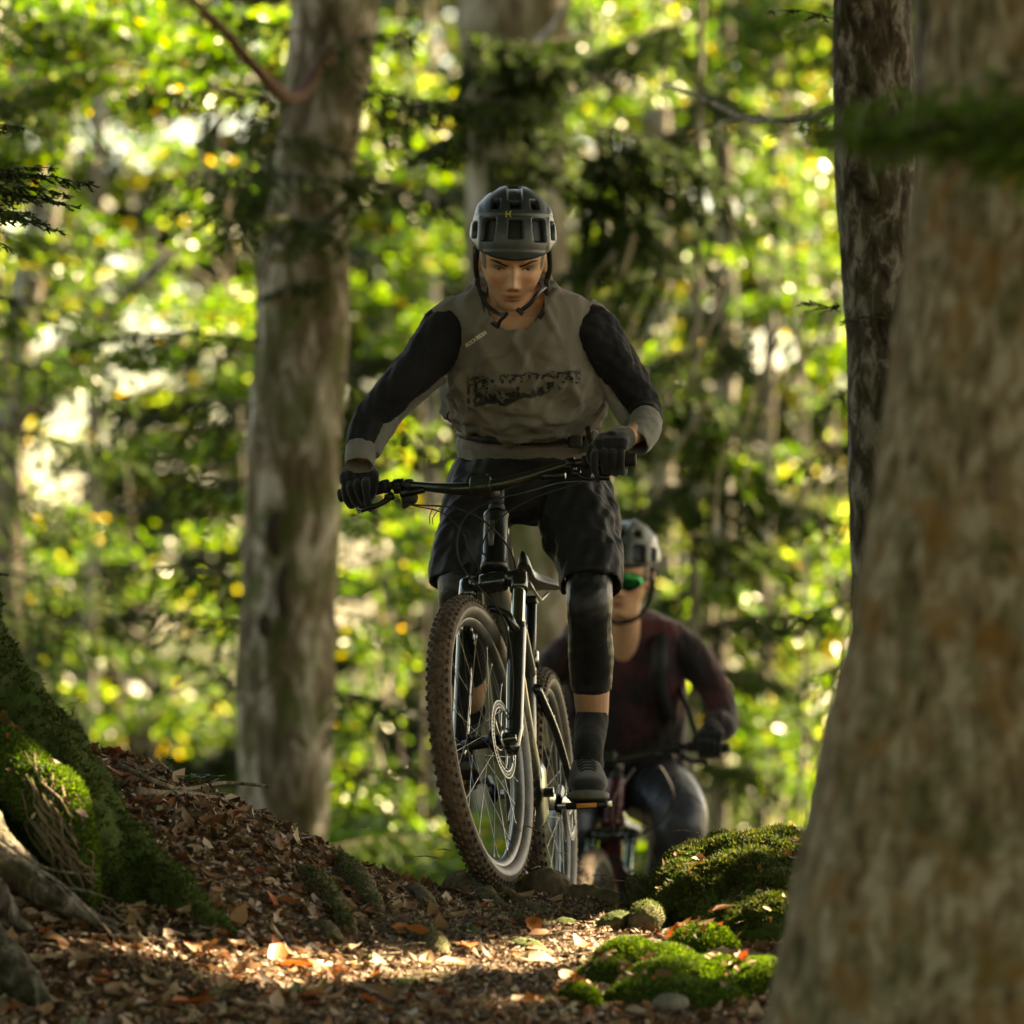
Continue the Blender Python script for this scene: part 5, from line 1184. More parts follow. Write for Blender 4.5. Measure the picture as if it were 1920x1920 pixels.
def head_mesh(mb, HM, female=False):
    nz, nt = 120, 120; rings = []
    zz = np.linspace(.1185, -.115, nz)
    f = np.interp(zz, HZ[::-1], HF[::-1]); b = np.interp(zz, HZ[::-1], HB[::-1]); w = np.interp(zz, HZ[::-1], HW[::-1])
    for A in (f, b, w):
        for _ in range(4): A[1:-1] = (A[:-2] + 2 * A[1:-1] + A[2:]) / 4
    if female: w = w * np.where(zz < -.02, .95, 1.0)
    for i, z in enumerate(zz):
        t = np.linspace(0, 2 * np.pi, nt, endpoint=False); cx, sn = np.cos(t), np.sin(t)
        ex = 2.35 if z < .06 else 2.0
        x = np.sign(cx) * np.abs(cx) ** (2 / ex) * w[i]
        y = np.where(sn > 0, np.abs(sn) ** (2 / ex) * b[i], -np.abs(sn) ** (2 / ex) * f[i])
        fr = np.clip(-y / .05, 0, 1)
        d = np.zeros(nt); ax_ = np.abs(x)
        # nose bridge, tip, wings
        bridge = gx(x, .0095) * np.clip(1 - abs(z + .010) / .034, 0, 1) ** .7 * (.010 + .010 * np.clip((.016 - z) / .05, 0, 1))
        tip = gx(x, .0098) * math.exp(-((z + .036) / .0135) ** 2) * .0215
        wing = gx(ax_ - .0125, .0055) * math.exp(-((z + .043) / .0075) ** 2) * .0075
        under = -gx(x, .011) * math.exp(-((z + .055) / .006) ** 2) * .003
        d += bridge + tip + wing + under
        d += gx(ax_ - .030, .022) * math.exp(-((z - .021) / .009) ** 2) * .0055            # brow
        d += gx(x, .012) * math.exp(-((z - .018) / .010) ** 2) * .003
        d -= gx(ax_ - .034, .0165) * math.exp(-((z - .001) / .0095) ** 2) * .0115          # sockets
        d -= gx(ax_ - .014, .007) * math.exp(-((z - .004) / .010) ** 2) * .006
        d += gx(ax_ - .046, .016) * math.exp(-((z + .026) / .014) ** 2) * .0050            # cheekbones
        d -= gx(ax_ - .045, .014) * math.exp(-((z + .062) / .020) ** 2) * .0045            # hollow of the cheek
        lipw = gx(x, .0195)
        d += lipw * (math.exp(-((z + .0635) / .0042) ** 2) * .0058 + math.exp(-((z + .0735) / .0050) ** 2) * .0066 - math.exp(-((z + .0682) / .0022) ** 2) * .0045)
        d -= gx(x, .022) * math.exp(-((z + .083) / .0055) ** 2) * .0035
        d += gx(x, .018) * math.exp(-((z + .098) / .011) ** 2) * .0065                       # chin
        d += gx(x, .03) * math.exp(-((z + .066) / .016) ** 2) * .002
        y = y - d * fr
        rings.append([HM @ Vector((float(x[k]), float(y[k]), float(z))) for k in range(nt)])
    mb.rings(rings)
    for sg in (-1, 1):      # ears
        q = HM.to_3x3().normalized() @ Matrix.Rotation(sg * -.35, 3, 'Z')
        k = HM.to_scale().x
        mb.ball(HM @ Vector((sg * .078, .006, -.010)), (.0075 * k, .017 * k, .031 * k), 14, 10, q)
        mb.ball(HM @ Vector((sg * .082, .012, .002)), (.006 * k, .015 * k, .022 * k), 12, 8, q)
def skin_colour(c, HM, base, lip, hair, female=False):
    L = (np.array(HM.inverted()) @ np.concatenate([c, np.ones((len(c), 1))], 1).T).T[:, :3]
    x, y, z = L[:, 0], L[:, 1], L[:, 2]; ax_ = np.abs(x); fr = (y < -.03) & (np.abs(z) < .13) & (ax_ < .1)
    col = np.tile(np.array(base), (len(c), 1))
    def mixin(m, cc, k=1.0):
        nonlocal col
        m = np.clip(m, 0, 1)[:, None] * k; col = col * (1 - m) + np.array(cc) * m
    near = (np.abs(z) < .14) & (ax_ < .1) & (np.abs(y) < .13)
    mixin(fr * (gx(ax_ - .045, .02) * gx(z + .032, .018)), (base[0] * 1.02, base[1] * .78, base[2] * .72), .7)
    mixin(fr * (gx(x, .014) * gx(z + .040, .012)), (base[0] * 1.0, base[1] * .78, base[2] * .72), .6)
    mixin(fr * (gx(x, .0215) ** 1.3 * (np.abs(z + .0685) < .0085)), lip, .9)
    mixin(fr * (gx(ax_ - .0085, .0042) * gx(z + .0495, .003)), (base[0] * .25, base[1] * .2, base[2] * .2), .8)  # nostrils, lip gap, eye sockets: shade of the hollows painted in
    mixin(fr * (gx(x, .021) * gx(z + .0682, .0013)), (lip[0] * .35, lip[1] * .3, lip[2] * .3), .9)
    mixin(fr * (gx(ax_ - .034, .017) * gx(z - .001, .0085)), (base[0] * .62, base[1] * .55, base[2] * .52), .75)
    if not female: mixin(near * (z < -.045) * smooth01((ax_ - .012) / .03 + (z < -.085)) * (y < .0), (base[0] * .6, base[1] * .6, base[2] * .62), .45)
    mixin(near * ((z > .035 + .0 * y) & (y > -.055)) * 1.0, hair, 1)
    mixin(near * ((y > .03) & (z > -.05)) * 1.0, hair, 1)
    mixin(near * ((ax_ > .063) & (z > -.012) & (y > -.058) & (y < -.012)) * 1.0, hair, .9)
    return col
def cast_front(bvh, HM, x, z, off=.0008):
    """point on the face in front of head-local (x, z)"""
    o = HM @ Vector((x, -.3, z)); d = (HM.to_3x3() @ Vector((0, 1, 0))).normalized()
    h = bvh.ray_cast(o, d)
    if h[0] is None: return HM @ Vector((x, -.08, z)), -d
    return h[0] - d * off, h[1]
def bvh_of(me):
    bm = bmesh.new(); bm.from_mesh(me); t = BVHTree.FromBMesh(bm); bm.free(); return t
def part_mesh(name, me, mat, parent, origin):
    c = coords(me) - np.array(origin); set_coords(me, c)
    for m in (mat if isinstance(mat, (list, tuple)) else [mat]): me.materials.append(m)
    o = bpy.data.objects.new(name, me); COL.objects.link(o); o.parent = parent; return o
def part_mb(mb, name, mat, parent, origin, smooth=True):
    mb.V = [v - Vector(origin) for v in mb.V]; return mb.build(name, mat, parent, smooth, world=False)
def rings_from(rows, n=44, steps=46, ex=2.3, inset=0.0, zdrop=None):
    """rows: (py, x left, x right, Y centre, half depth) -> closed loft of a torso"""
    R_ = []
    for (py, xl, xr, Y, d) in rows:
        a, b = W(xl, py, Y), W(xr, py, Y); R_.append([(a.x + b.x) / 2, Y, a.z, (b.x - a.x) / 2 - inset, d - inset])
    S = spline(R_, steps); out = []
    for s in S:
        ring = []
        for k in range(n):
            t = 2 * math.pi * k / n; cx, sn = math.cos(t), math.sin(t)
            ring.append(Vector((s[0] + math.copysign(abs(cx) ** (2 / ex), cx) * max(s[3], .004), s[1] + math.copysign(abs(sn) ** (2 / ex), sn) * max(s[4], .004), s[2])))
        out.append(ring)
    return out
def limb_tube(mb, pts, n=20, steps=30, sx=1.0, sz=1.0):
    """pts: (px, py, Y, r) ; a limb whose thickness follows the rows"""
    S = spline([[*W(p[0], p[1], p[2]), p[3]] for p in pts], steps)
    mb.tube([Vector(s[:3]) for s in S], [max(.004, s[3]) for s in S], n, sx=sx, sz=sz)
def wrinkle(me, fn, vox=None):
    c = coords(me); n = normals(me); d = fn(c, n); set_coords(me, c + n * d[:, None])
def folds(c, dirv, wl, seed, stretch=.25):
    """folds running along dirv"""
    d = Vector(dirv).normalized(); d = np.array(d); a = c - (c @ d)[:, None] * d * (1 - stretch)
    v = sinnoise(a, 1 / wl, seed, 3); return np.sign(v) * np.abs(v) ** .8
def glove(parent, origin, g_in, g_out, wrist, mat, index_out=True, cuff_r=.034, k=1.0):
    """hand closed round a bar from g_in to g_out; wrist comes from behind and above"""
    g_in, g_out, wrist = Vector(g_in), Vector(g_out), Vector(wrist)
    o = (g_out - g_in).normalized(); c = g_in.lerp(g_out, .5)
    f = Vector((0, -1, 0)); f = (f - o * f.dot(o)).normalized(); u = f.cross(o)
    if u.z < 0: u = -u
    def P(off, ang, r): a = math.radians(ang); return c + o * off * k + (f * math.cos(a) + u * math.sin(a)) * r * k
    mb = MB()
    wa = math.degrees(math.atan2((wrist - c).dot(u), (wrist - c).dot(f)))
    # palm and back of the hand
    for off, r in ((-.026, .0165), (-.006, .0185), (.014, .0185), (.030, .0165)):
        mb.tube([wrist.lerp(P(off, 75, .058), .25) , P(off * .9, 95, .052), P(off, 68, .043), P(off, 42, .036)], [.024 * k, r * 1.1 * k, r * 1.05 * k, r * .80 * k], 12)
    mb.tube([wrist, wrist.lerp(P(0, 85, .05), .5), P(.002, 80, .046)], [cuff_r * .92, .030 * k, .026 * k], 16)
    me_b = fuse(mb, .0032, 3, .5, 'glove'); mbb = MB(); V = coords(me_b)
    mb2 = MB(); mb2.add([Vector(v) for v in V], [tuple(p.vertices) for p in me_b.polygons]); bpy.data.meshes.remove(me_b)
    for i, (off, r, L) in enumerate(((-.029, .0098, 1.0), (-.0095, .0103, 1.06), (.0105, .0099, 1.0), (.0295, .0088, .86))):
        if i == 0 and index_out:
            pts = [P(off, 50, .036), P(off - .004, 12, .048), P(off - .004, -28, .060), P(off + .000, -52, .060), P(off, -66, .050)]
        else:
            pts = [P(off, 50, .036), P(off, 18, .041 * L), P(off, -22, .038), P(off, -62, .034), P(off, -108, .029), P(off, -145, .028)]
        S = spline([[*p] for p in pts], 16); mb2.tube([Vector(s) for s in S], [r * k * (1.14 - .34 * j / 15 + (.10 if j in (3, 4, 9) else 0)) for j in range(16)], 10)
        mb2.ball(Vector(S[-1]), r * k * .85, 8, 6)
    pts = [P(-.030, 110, .046), P(-.044, 70, .034), P(-.046, 20, .028), P(-.036, -25, .029), P(-.022, -50, .031)]
    S = spline([[*p] for p in pts], 14); mb2.tube([Vector(s) for s in S], [.0125 * k * (1.15 - .4 * j / 13) for j in range(14)], 10); mb2.ball(Vector(S[-1]), .010 * k, 8, 6)
    me = fuse(mb2, .0024, 1, .4, 'glove')
    return part_mesh('glove', me, mat, parent, origin)
def helmet(parent, origin, HM, col, nu=230, nv=110, tilt=22, emblem=None):
    h = empty('helmet'); h.parent = parent
    cz = .046; rx, ry, rz = .1015, .137, .118; zc = []
    th = R(tilt); V = []; C = []
    U = np.linspace(0, 2 * np.pi, nu, endpoint=False); E = np.linspace(-.30, np.pi / 2 - .02, nv)
    uu, ee = np.meshgrid(U, E); x = np.sin(uu) * np.cos(ee); y = -np.cos(uu) * np.cos(ee); z = np.sin(ee)
    # rim: low over the brow and at the back, raised above the ears
    side = np.abs(x); rim = -.03 + .05 * side ** 2 - .20 * np.clip(y, 0, 1) ** 2
    zz = np.maximum(z, rim)
    bulge = 1 + .05 * np.clip(y, 0, 1) * (1 - np.clip(z, 0, 1))
    X = x * rx * bulge; Y = y * ry + .008; Z = zz * rz + cz
    ym = -np.abs(y) * ry
    zp = (zz * rz) * math.cos(th) + ym * math.sin(th); lo, hi = -.048, .112
    v = (zp - lo) / (hi - lo); u = X / rx
    def vent(u0, du, v0, v1, sk=0.0, s=.045):
        a = np.abs(u - u0 - sk * (v - v0)) ; m = smooth01((du - a) / s + .5) * smooth01((v - v0) / s + .5) * smooth01((v1 - v) / s + .5); return m
    m = np.zeros_like(u)
    for uc, du, v0, v1, sk in [(0, .16, .27, .52, 0), (-.62, .125, .23, .55, .16), (.58, .135, .23, .55, -.16), (-.91, .045, .28, .50, .1), (.90, .055, .28, .52, -.1),
                                   (0, .12, .70, .83, 0), (-.45, .075, .70, .82, .3), (.45, .075, .70, .82, -.3)]:
        m = np.maximum(m, vent(uc, du, v0, v1, sk))
    # raised ribs and a sunk channel over the crown
    chan = smooth01((.17 - np.abs(u)) / .06 + .5) * smooth01((v - .80) / .05) * .010
    step = smooth01((v - .60) / .02) * .0035 - smooth01((.10 - v) / .03) * -.002
    rib = .002 * np.exp(-((np.abs(u) - .80) / .05) ** 2)
    inward = m * .026 + chan * .8 - step * .8 - rib
    sc = 1 - inward / .11
    X, Y = X * sc, (Y - .008) * sc + .008; Z = (Z - cz) * sc + cz
    P = np.stack([X, Y, Z], -1).reshape(-1, 3)
    Pw = (np.array(HM) @ np.concatenate([P, np.ones((len(P), 1))], 1).T).T[:, :3] - np.array(origin)
    idx = np.arange(nu * nv).reshape(nv, nu); Q = np.stack([idx[:-1], np.roll(idx[:-1], -1, 1), np.roll(idx[1:], -1, 1), idx[1:]], -1).reshape(-1, 4)
    me = npmesh('shell', Pw, Q, True); me.materials.append(M_helmet)
    mm = m.reshape(-1)[:, None]; base = np.array(col)[None] * np.ones((len(P), 1)); dark = smooth01((mm - .25) / .4)
    paint(me, base * (1 - dark) + np.array((.004, .004, .004)) * dark)
    o = bpy.data.objects.new('shell', me); COL.objects.link(o); o.parent = h
    bv = bvh_of(me)
    # rim edge, inner liner
    mb = MB(); ring = [HM @ Vector((math.sin(a) * .098, -math.cos(a) * .133 + .008, (-.03 + .05 * abs(math.sin(a)) ** 2 - .20 * max(0, -math.cos(a)) ** 2) * .118 + .046)) for a in np.linspace(0, 2 * math.pi, 65)]
    mb.tube(ring, .0055 * HM.to_scale().x, 8, cap=False); part_mb(mb, 'rim_edge', M_strap, h, origin)
    mb = MB(); mb.ball((0, .006, .050), (.089, .120, .096), 36, 24)
    mb.V = [HM @ Vector((v.x, v.y, max(v.z, .054 - .10 * max(0, v.y) - .1 * abs(v.x)))) for v in mb.V]; part_mb(mb, 'liner', M_strap, h, origin)
    return h, bv
def ribbon(pts, w, t, name, mat, parent, origin, face=Vector((0, -1, 0)), n=24):
    """flat strap through world points"""
    S = [Vector(s) for s in spline([[*p] for p in pts], n)]; mb = MB(); V = []; F = []
    for i, p in enumerate(S):
        d = (S[min(i + 1, n - 1)] - S[max(0, i - 1)]).normalized(); sd = d.cross(face).normalized(); nn = sd.cross(d)
        V += [p + sd * w / 2 + nn * t / 2, p - sd * w / 2 + nn * t / 2, p - sd * w / 2 - nn * t / 2, p + sd * w / 2 - nn * t / 2]
    for i in range(n - 1):
        for k in range(4): F.append((i * 4 + k, i * 4 + (k + 1) % 4, i * 4 + 4 + (k + 1) % 4, i * 4 + 4 + k))
    F += [(3, 2, 1, 0), (n * 4 - 4, n * 4 - 3, n * 4 - 2, n * 4 - 1)]
    mb.add(V, F); return part_mb(mb, name, mat, parent, origin)
def shoe(parent, origin, ball, yaw, pitch, mat, sole_mat, L=.285, sgn=1):
    """shoe whose ball rests at the given point (underside), toe towards -Y turned by yaw, heel raised or dropped by pitch"""
    Q = Matrix.Translation(ball) @ Matrix.Rotation(yaw, 4, 'Z') @ Matrix.Rotation(pitch, 4, 'X')
    s = empty('shoe'); s.parent = parent
    def rings(rows, n=28, ex=2.4):
        out = []
        S = spline(rows, 26)
        for (y, w, z0, z1, xo) in S:
            ring = []
            for k in range(n):
                t = 2 * math.pi * k / n; cx, sn = math.cos(t), math.sin(t)
                ring.append(Q @ Vector((xo * sgn + math.copysign(abs(cx) ** (2 / ex), cx) * w, y, (z0 + z1) / 2 + math.copysign(abs(sn) ** (2 / ex), sn) * (z1 - z0) / 2)))
            out.append(ring)
        return out
    a = -.098
    mb = MB(); mb.rings(rings([(a - .002, .020, .018, .036, .004), (a + .015, .041, .014, .056, .003), (a + .05, .050, .014, .072, .001), (a + .09, .050, .014, .088, 0), (a + .13, .044, .014, .108, -.002), (a + .17, .040, .014, .125, -.002), (a + .215, .038, .014, .125, 0), (a + .25, .036, .016, .110, 0), (a + .272, .024, .02, .09, 0)]))
    part_mb(mb, 'upper', mat, s, origin)
    mb = MB(); mb.rings(rings([(a - .014, .018, .002, .026, .006), (a, .043, 0, .026, .004), (a + .03, .0535, 0, .025, .002), (a + .08, .0555, 0, .024, 0), (a + .14, .047, 0, .024, -.004), (a + .20, .042, 0, .026, -.002), (a + .26, .038, 0, .028, 0), (a + .286, .020, .002, .028, 0)], ex=3.4))
    part_mb(mb, 'sole', sole_mat, s, origin)
    for i in range(6):
        y = a + .062 + i * .017; z = .080 + i * .0085; mb = MB()
        mb.tube([Q @ Vector((-.024, y + .003, z - .008)), Q @ Vector((-.010, y, z + .002)), Q @ Vector((.010, y + .004, z + .002)), Q @ Vector((.024, y + .001, z - .008))], .0021, 6)
        part_mb(mb, 'lace', M_strap, s, origin)
    return Q
def face_bits(parent, origin, HM, bv, iris, look=-.0012, brows=True):
    k = HM.to_scale().x; q = HM.to_3x3().normalized()
    for sg in (-1, 1):
        c, _ = cast_front(bv, HM, sg * .0335, .0005, -.0022)
        e = empty('eye'); e.parent = parent
        mb = MB(); mb.ball(c, (.0135 * k, .0056 * k, .0050 * k), 18, 12, q); part_mb(mb, 'eyeball', plain('eye_white', (.22, .17, .14), .25), e, origin)
        c2 = c + q @ Vector((0, -.0036 * k, look)); mb = MB(); mb.ball(c2, (.0048 * k, .0022 * k, .0040 * k), 14, 10, q); part_mb(mb, 'iris', plain('iris', iris, .12, 0, .8), e, origin)
        pts = []
        for t in np.linspace(-1, 1, 7):
            p, _ = cast_front(bv, HM, sg * .0335 + t * .0135, .0005 + .0042 * (1 - t * t) - (.001 if t * sg < 0 else 0), .0006); pts.append(p + q @ Vector((0, -.0022 * (1 - t * t), 0)))
        mb = MB(); S = spline([[*p] for p in pts], 16); mb.tube([Vector(s) for s in S], .0013 * k, 6); part_mb(mb, 'eyelid_line', M_hair, e, origin)
        if brows:
            pts, rr = [], []
            for t, x, z, r in [(0, .014, .0095, .0030), (.25, .024, .0140, .0042), (.5, .034, .0190, .0042), (.75, .045, .0212, .0034), (1, .056, .0185, .0014)]:
                p, _ = cast_front(bv, HM, sg * x, z, -.0003); pts.append(p); rr.append(r)
            S = spline([[*p, r] for p, r in zip(pts, rr)], 16); mb = MB(); mb.tube([Vector(s[:3]) for s in S], [s[3] * k for s in S], 8, sx=.55, sz=1.0, up=Vector((1, 0, 0)))
            part_mb(mb, 'eyebrow', M_hair, parent, origin)
def cut_neck(me, cx, cz, rx, rz, ymax):
    """opening of a collar: drop front faces inside an ellipse"""
    bm = bmesh.new(); bm.from_mesh(me); dele = []
    for f in bm.faces:
        c = f.calc_center_median()
        if c.y < ymax and ((c.x - cx) / rx) ** 2 + ((c.z - cz) / rz) ** 2 < 1: dele.append(f)
    bmesh.ops.delete(bm, geom=dele, context='FACES'); bm.to_mesh(me); bm.free()

# =============================================================== front rider
PO = Vector((0.02, 15.2, .2))
HM1 = Matrix.Translation(W(961, 483, 14.84)) @ Matrix.Rotation(R(2), 4, 'Y') @ Matrix.Rotation(R(24), 4, 'X') @ Matrix.Rotation(R(2.5), 4, 'Z') @ Matrix.Scale(1.10, 4)
TORSO = [(532, 915, 1012, 15.00, .060), (548, 885, 1055, 14.99, .085), (566, 858, 1090, 14.99, .105), (592, 848, 1106, 15.0, .125), (640, 850, 1100, 15.02, .140), (690, 846, 1108, 15.06, .152), (735, 838, 1126, 15.11, .160), (790, 868, 1102, 15.19, .130), (850, 880, 1094, 15.25, .120), (900, 880, 1090, 15.30, .12), (940, 900, 1070, 15.31, .10)]
gr = BK1['grips']; pdl = BK1['pedals']
wr_r = Vector(gr[-1][1]) + Vector((.000, .030, .085)); wr_l = Vector(gr[1][1]) + Vector((.040, .055, .062))
def px_of(v): return (960 + v.x * FPX / v.y, 1300 - (v.z - CAMZ) * FPX / v.y)
mb = MB(); head_mesh(mb, HM1)
mb.tube([HM1 @ Vector((0, .030, -.05)), HM1 @ Vector((0, .035, -.10)), W(963, 600, 15.0), W(965, 640, 15.05)], [.062, .060, .066, .08], 22)
mb.rings(rings_from(TORSO, inset=.009))
AR = [(862, 612, 15.0, .050), (835, 640, 14.98, .046), (790, 690, 14.96, .038), (740, 740, 14.95, .032), (695, 788, 14.97, .034), (683, 835, 14.93, .031)]
AL = [(1088, 610, 15.0, .050), (1120, 640, 15.0, .046), (1155, 690, 15.03, .038), (1190, 735, 15.06, .033), (1208, 770, 15.06, .032), (1208, 800, 14.96, .031)]
limb_tube(mb, AR + [(*px_of(wr_r), wr_r.y, .025)]); limb_tube(mb, AL + [(*px_of(wr_l), wr_l.y, .025)])
for w_, g_ in ((wr_r, gr[-1][1]), (wr_l, gr[1][1])): mb.tube([w_, Vector(g_) + Vector((0, -.01, .04))], [.026, .020], 12)
ank_l = Vector(pdl[1]) + Vector((.0, .085, .125)); ank_r = Vector(pdl[-1]) + Vector((.02, .085, .125))
LL = [(1050, 900, 15.32, .07), (1080, 990, 15.17, .064), (1104, 1095, 15.02, .056), (1106, 1135, 14.99, .058), (1106, 1180, 15.02, .052), (1108, 1240, 15.07, .055), (1109, 1300, 15.1, .0475), (1110, 1345, 15.12, .042), (*px_of(ank_l + Vector((0, 0, .03))), ank_l.y, .030), (*px_of(ank_l - Vector((0, 0, .05))), ank_l.y, .028)]
LR = [(920, 900, 15.32, .07), (888, 990, 15.15, .062), (866, 1080, 15.02, .056), (866, 1115, 15.0, .058), (870, 1180, 15.08, .052), (874, 1240, 15.18, .052), (878, 1300, 15.27, .046), (*px_of(ank_r + Vector((0, 0, .03))), ank_r.y, .030), (*px_of(ank_r - Vector((0, 0, .05))), ank_r.y, .028)]
limb_tube(mb, LL, steps=44); limb_tube(mb, LR, steps=44)
me = fuse(mb, .0032, 1, .4, 'person')
SK1 = (.56, .315, .19)
paint(me, skin_colour(coords(me), HM1, SK1, (.30, .115, .085), (.009, .006, .004)))
bv1 = bvh_of(me)
set_coords(me, coords(me) - np.array(PO)); me.materials.append(M_skin)
P1 = bpy.data.objects.new('person', me); COL.objects.link(P1); P1.location = PO
tag(P1, 'person in grey and black jersey standing on the pedals of the front mountain bike', 'person')
face_bits(P1, PO, HM1, bv1, (.03, .014, .007))
# jersey
mb = MB(); mb.rings(rings_from([(530, 905, 1022, 15.00, .075), (546, 880, 1060, 14.99, .092), (562, 852, 1098, 14.99, .108), (590, 842, 1112, 15.0, .130), (640, 846, 1105, 15.02, .146), (690, 840, 1115, 15.06, .160), (735, 832, 1133, 15.10, .172), (765, 838, 1130, 15.13, .175), (790, 856, 1113, 15.155, .176), (810, 880, 1090, 15.165, .168), (827, 915, 1052, 15.165, .148), (835, 952, 1012, 15.165, .09)], steps=60, ex=2.25))
mb.tube([W(870, 600, 15.0), W(846, 612, 14.99), W(828, 655, 14.98)], [.07, .068, .05], 16); mb.tube([W(1085, 600, 15.0), W(1105, 612, 15.0), W(1118, 655, 15.0)], [.068, .064, .05], 16)
me = fuse(mb, .006, 4, .5, 'jersey')
def jf(c, n):
    zz = c[:, 2]; front = (n[:, 1] < .3)
    f1 = folds(c, (.12, 0, 1), .10, 3, .18) * .0085 * smooth01((1.52 - zz) / .2)
    f2 = folds(c, (.9, 0, .35), .09, 5, .2) * .0095 * gx(zz - 1.18, .11)
    f3 = folds(c, (-.8, 0, .5), .07, 9, .25) * .008 * gx(zz - 1.30, .12) * (np.abs(c[:, 0]) > .06)
    def crease(d, wl, seed, st): 
        dd = np.array(Vector(d).normalized()); a = c - (c @ dd)[:, None] * dd * (1 - st); v = sinnoise(a, 1 / wl, seed, 2); return np.clip(1 - np.abs(v) * 3.2, 0, 1) ** 1.5
    k1 = crease((.55, 0, 1), .13, 61, .13) * .015 * smooth01((zz - 1.12) / .1); k2 = crease((-.5, 0, 1), .14, 67, .13) * .014 * smooth01((zz - 1.12) / .1)
    k3 = crease((1, 0, .25), .10, 71, .18) * .014 * gx(zz - 1.16, .08)
    sh = 1 - smooth01((np.abs(c[:, 0]) - .085) / .05) * smooth01((zz - 1.30) / .05)
    return ((f1 + f2 + f3) * .8 + k1 + k2 + k3 - .004) * (.15 + .85 * sh)
wrinkle(me, jf)
nk = W(966, 562, 14.9); cut_neck(me, nk.x, nk.z, 54 * 14.9 / FPX, 60 * 14.9 / FPX, 15.0)
bvj = bvh_of(me); JM = me
jersey = part_mesh('jersey', me, M_jersey, P1, PO)
s_ = jersey.modifiers.new('thickness', 'SOLIDIFY'); s_.thickness = .0025; s_.offset = 1
# collar
def on_front(bv, px, py, Y, off=.001):
    a = W(px, py, Y); h = bv.ray_cast(Vector((a.x, 13.5, a.z)), Vector((0, 1, 0)))
    return (h[0] - Vector((0, off, 0))) if h[0] is not None else a
for sgn, pts in ((-1, [(908, 546), (908, 562), (913, 584), (924, 604), (938, 614)]), (1, [(1020, 540), (1022, 560), (1018, 582), (1008, 600), (1003, 605)])):
    P_ = [on_front(bvj, x + sgn * 2, y, 14.9, .0) for x, y in pts]
    P_ = [P_[0] + Vector((-sgn * .004, .07, .016))] + P_
    ribbon(P_, .0125, .004, 'collar', M_strap, P1, PO)
# lower hem of the jersey under the belt, belt
mb = MB(); mb.rings(rings_from([(776, 872, 1100, 15.2, .12), (800, 862, 1110, 15.21, .140), (818, 858, 1115, 15.22, .150), (838, 855, 1119, 15.24, .158), (858, 860, 1116, 15.26, .156), (868, 868, 1110, 15.27, .15)], steps=24))
me = fuse(mb, .006, 3, .5, 'jersey_hem'); wrinkle(me, lambda c, n: folds(c, (1, 0, .1), .06, 12, .2) * .006)
part_mesh('jersey_hem', me, M_cuff, P1, PO)
bt = empty('hip_belt'); bt.parent = P1
mb = MB(); rr = []
for a in np.linspace(0, 2 * math.pi, 65):
    c = W(986, 806, 15.22); rr.append(c + Vector((math.cos(a) * .184, math.sin(a) * .172, .036 * math.sin(a))))
mb.rings([[p + Vector((0, 0, -.012)), p + Vector((0, 0, .012)), p + (Vector((c.x, c.y, p.z)) - p) * .03 + Vector((0, 0, .012)), p + (Vector((c.x, c.y, p.z)) - p) * .03 - Vector((0, 0, .012))] for p in rr[:-1]], closed=True); part_mb(mb, 'strap', M_strap, bt, PO)
mb = MB(); mb.box(W(1078, 822, 15.085), (.038, .018, .050), Matrix.Rotation(.3, 3, 'Z'), .006); part_mb(mb, 'buckle', M_matte, bt, PO)
mb = MB(); mb.box(W(1106, 828, 15.13), (.028, .05, .062), Matrix.Rotation(.7, 3, 'Z'), .008); part_mb(mb, 'pouch', M_cuff, bt, PO)
ribbon([W(1100, 795, 15.06), W(1104, 815, 15.05), W(1112, 838, 15.08)], .012, .002, 'loose_end', M_strap, bt, PO); ribbon([W(842, 772, 15.1), W(838, 780, 15.1), W(845, 792, 15.1)], .004, .002, 'loose_end', M_strap, bt, PO)
# sleeves, cuffs
def sleeve(name, pts, mat, seed, amp=.0065, vox=.0045, wl=.075, d=(0, 0, 1)):
    mb = MB(); limb_tube(mb, pts, 24, 40); me = fuse(mb, vox, 3, .5, name)
    ax_ = (W(*pts[-1][:3]) - W(*pts[0][:3])).normalized(); per = ax_.cross(Vector((.3, 1, 0))).normalized()
    wrinkle(me, lambda c, n: folds(c, ax_ + per * .8, wl, seed, .15) * amp + folds(c, per, wl * .5, seed + 2, .2) * amp * .4)
    if name == 'cuff':
        e = W(*pts[-1][:3]); ad = (e - W(*pts[-2][:3])).normalized(); bm = bmesh.new(); bm.from_mesh(me); bm.normal_update()
        bmesh.ops.delete(bm, geom=[f for f in bm.faces if f.normal.dot(ad) > .55 and (f.calc_center_median() - e).dot(ad) > -.012], context='FACES'); bm.to_mesh(me); bm.free()
        o = part_mesh(name, me, mat, P1, PO); sm = o.modifiers.new('thickness', 'SOLIDIFY'); sm.thickness = .003; return o
    return part_mesh(name, me, mat, P1, PO)
sleeve('sleeve', [(876, 628, 14.985, .055), (842, 620, 14.98, .069), (812, 656, 14.97, .066), (775, 697, 14.955, .057), (737, 738, 14.95, .050), (700, 782, 14.965, .048), (686, 812, 14.95, .047), (679, 846, 14.93, .043)], M_sleeve, 3)
sleeve('sleeve', [(1075, 625, 14.99, .055), (1104, 616, 14.985, .067), (1135, 650, 15.0, .062), (1162, 690, 15.03, .055), (1190, 732, 15.05, .050), (1207, 768, 15.05, .046), (1211, 795, 14.97, .043)], M_sleeve, 5, wl=.06)
sleeve('cuff', [(679, 838, 14.93, .0425), (676, 855, 14.915, .041), (674, 874, 14.9, .0385)], M_cuff, 7, .002)
cw = px_of(wr_l)
sleeve('cuff', [(1211, 788, 14.98, .0445), (1208, 808, 14.93, .042), (1198, 824, wr_l.y + .045, .039), (1190, 833, wr_l.y + .022, .036)], M_cuff, 8, .003)
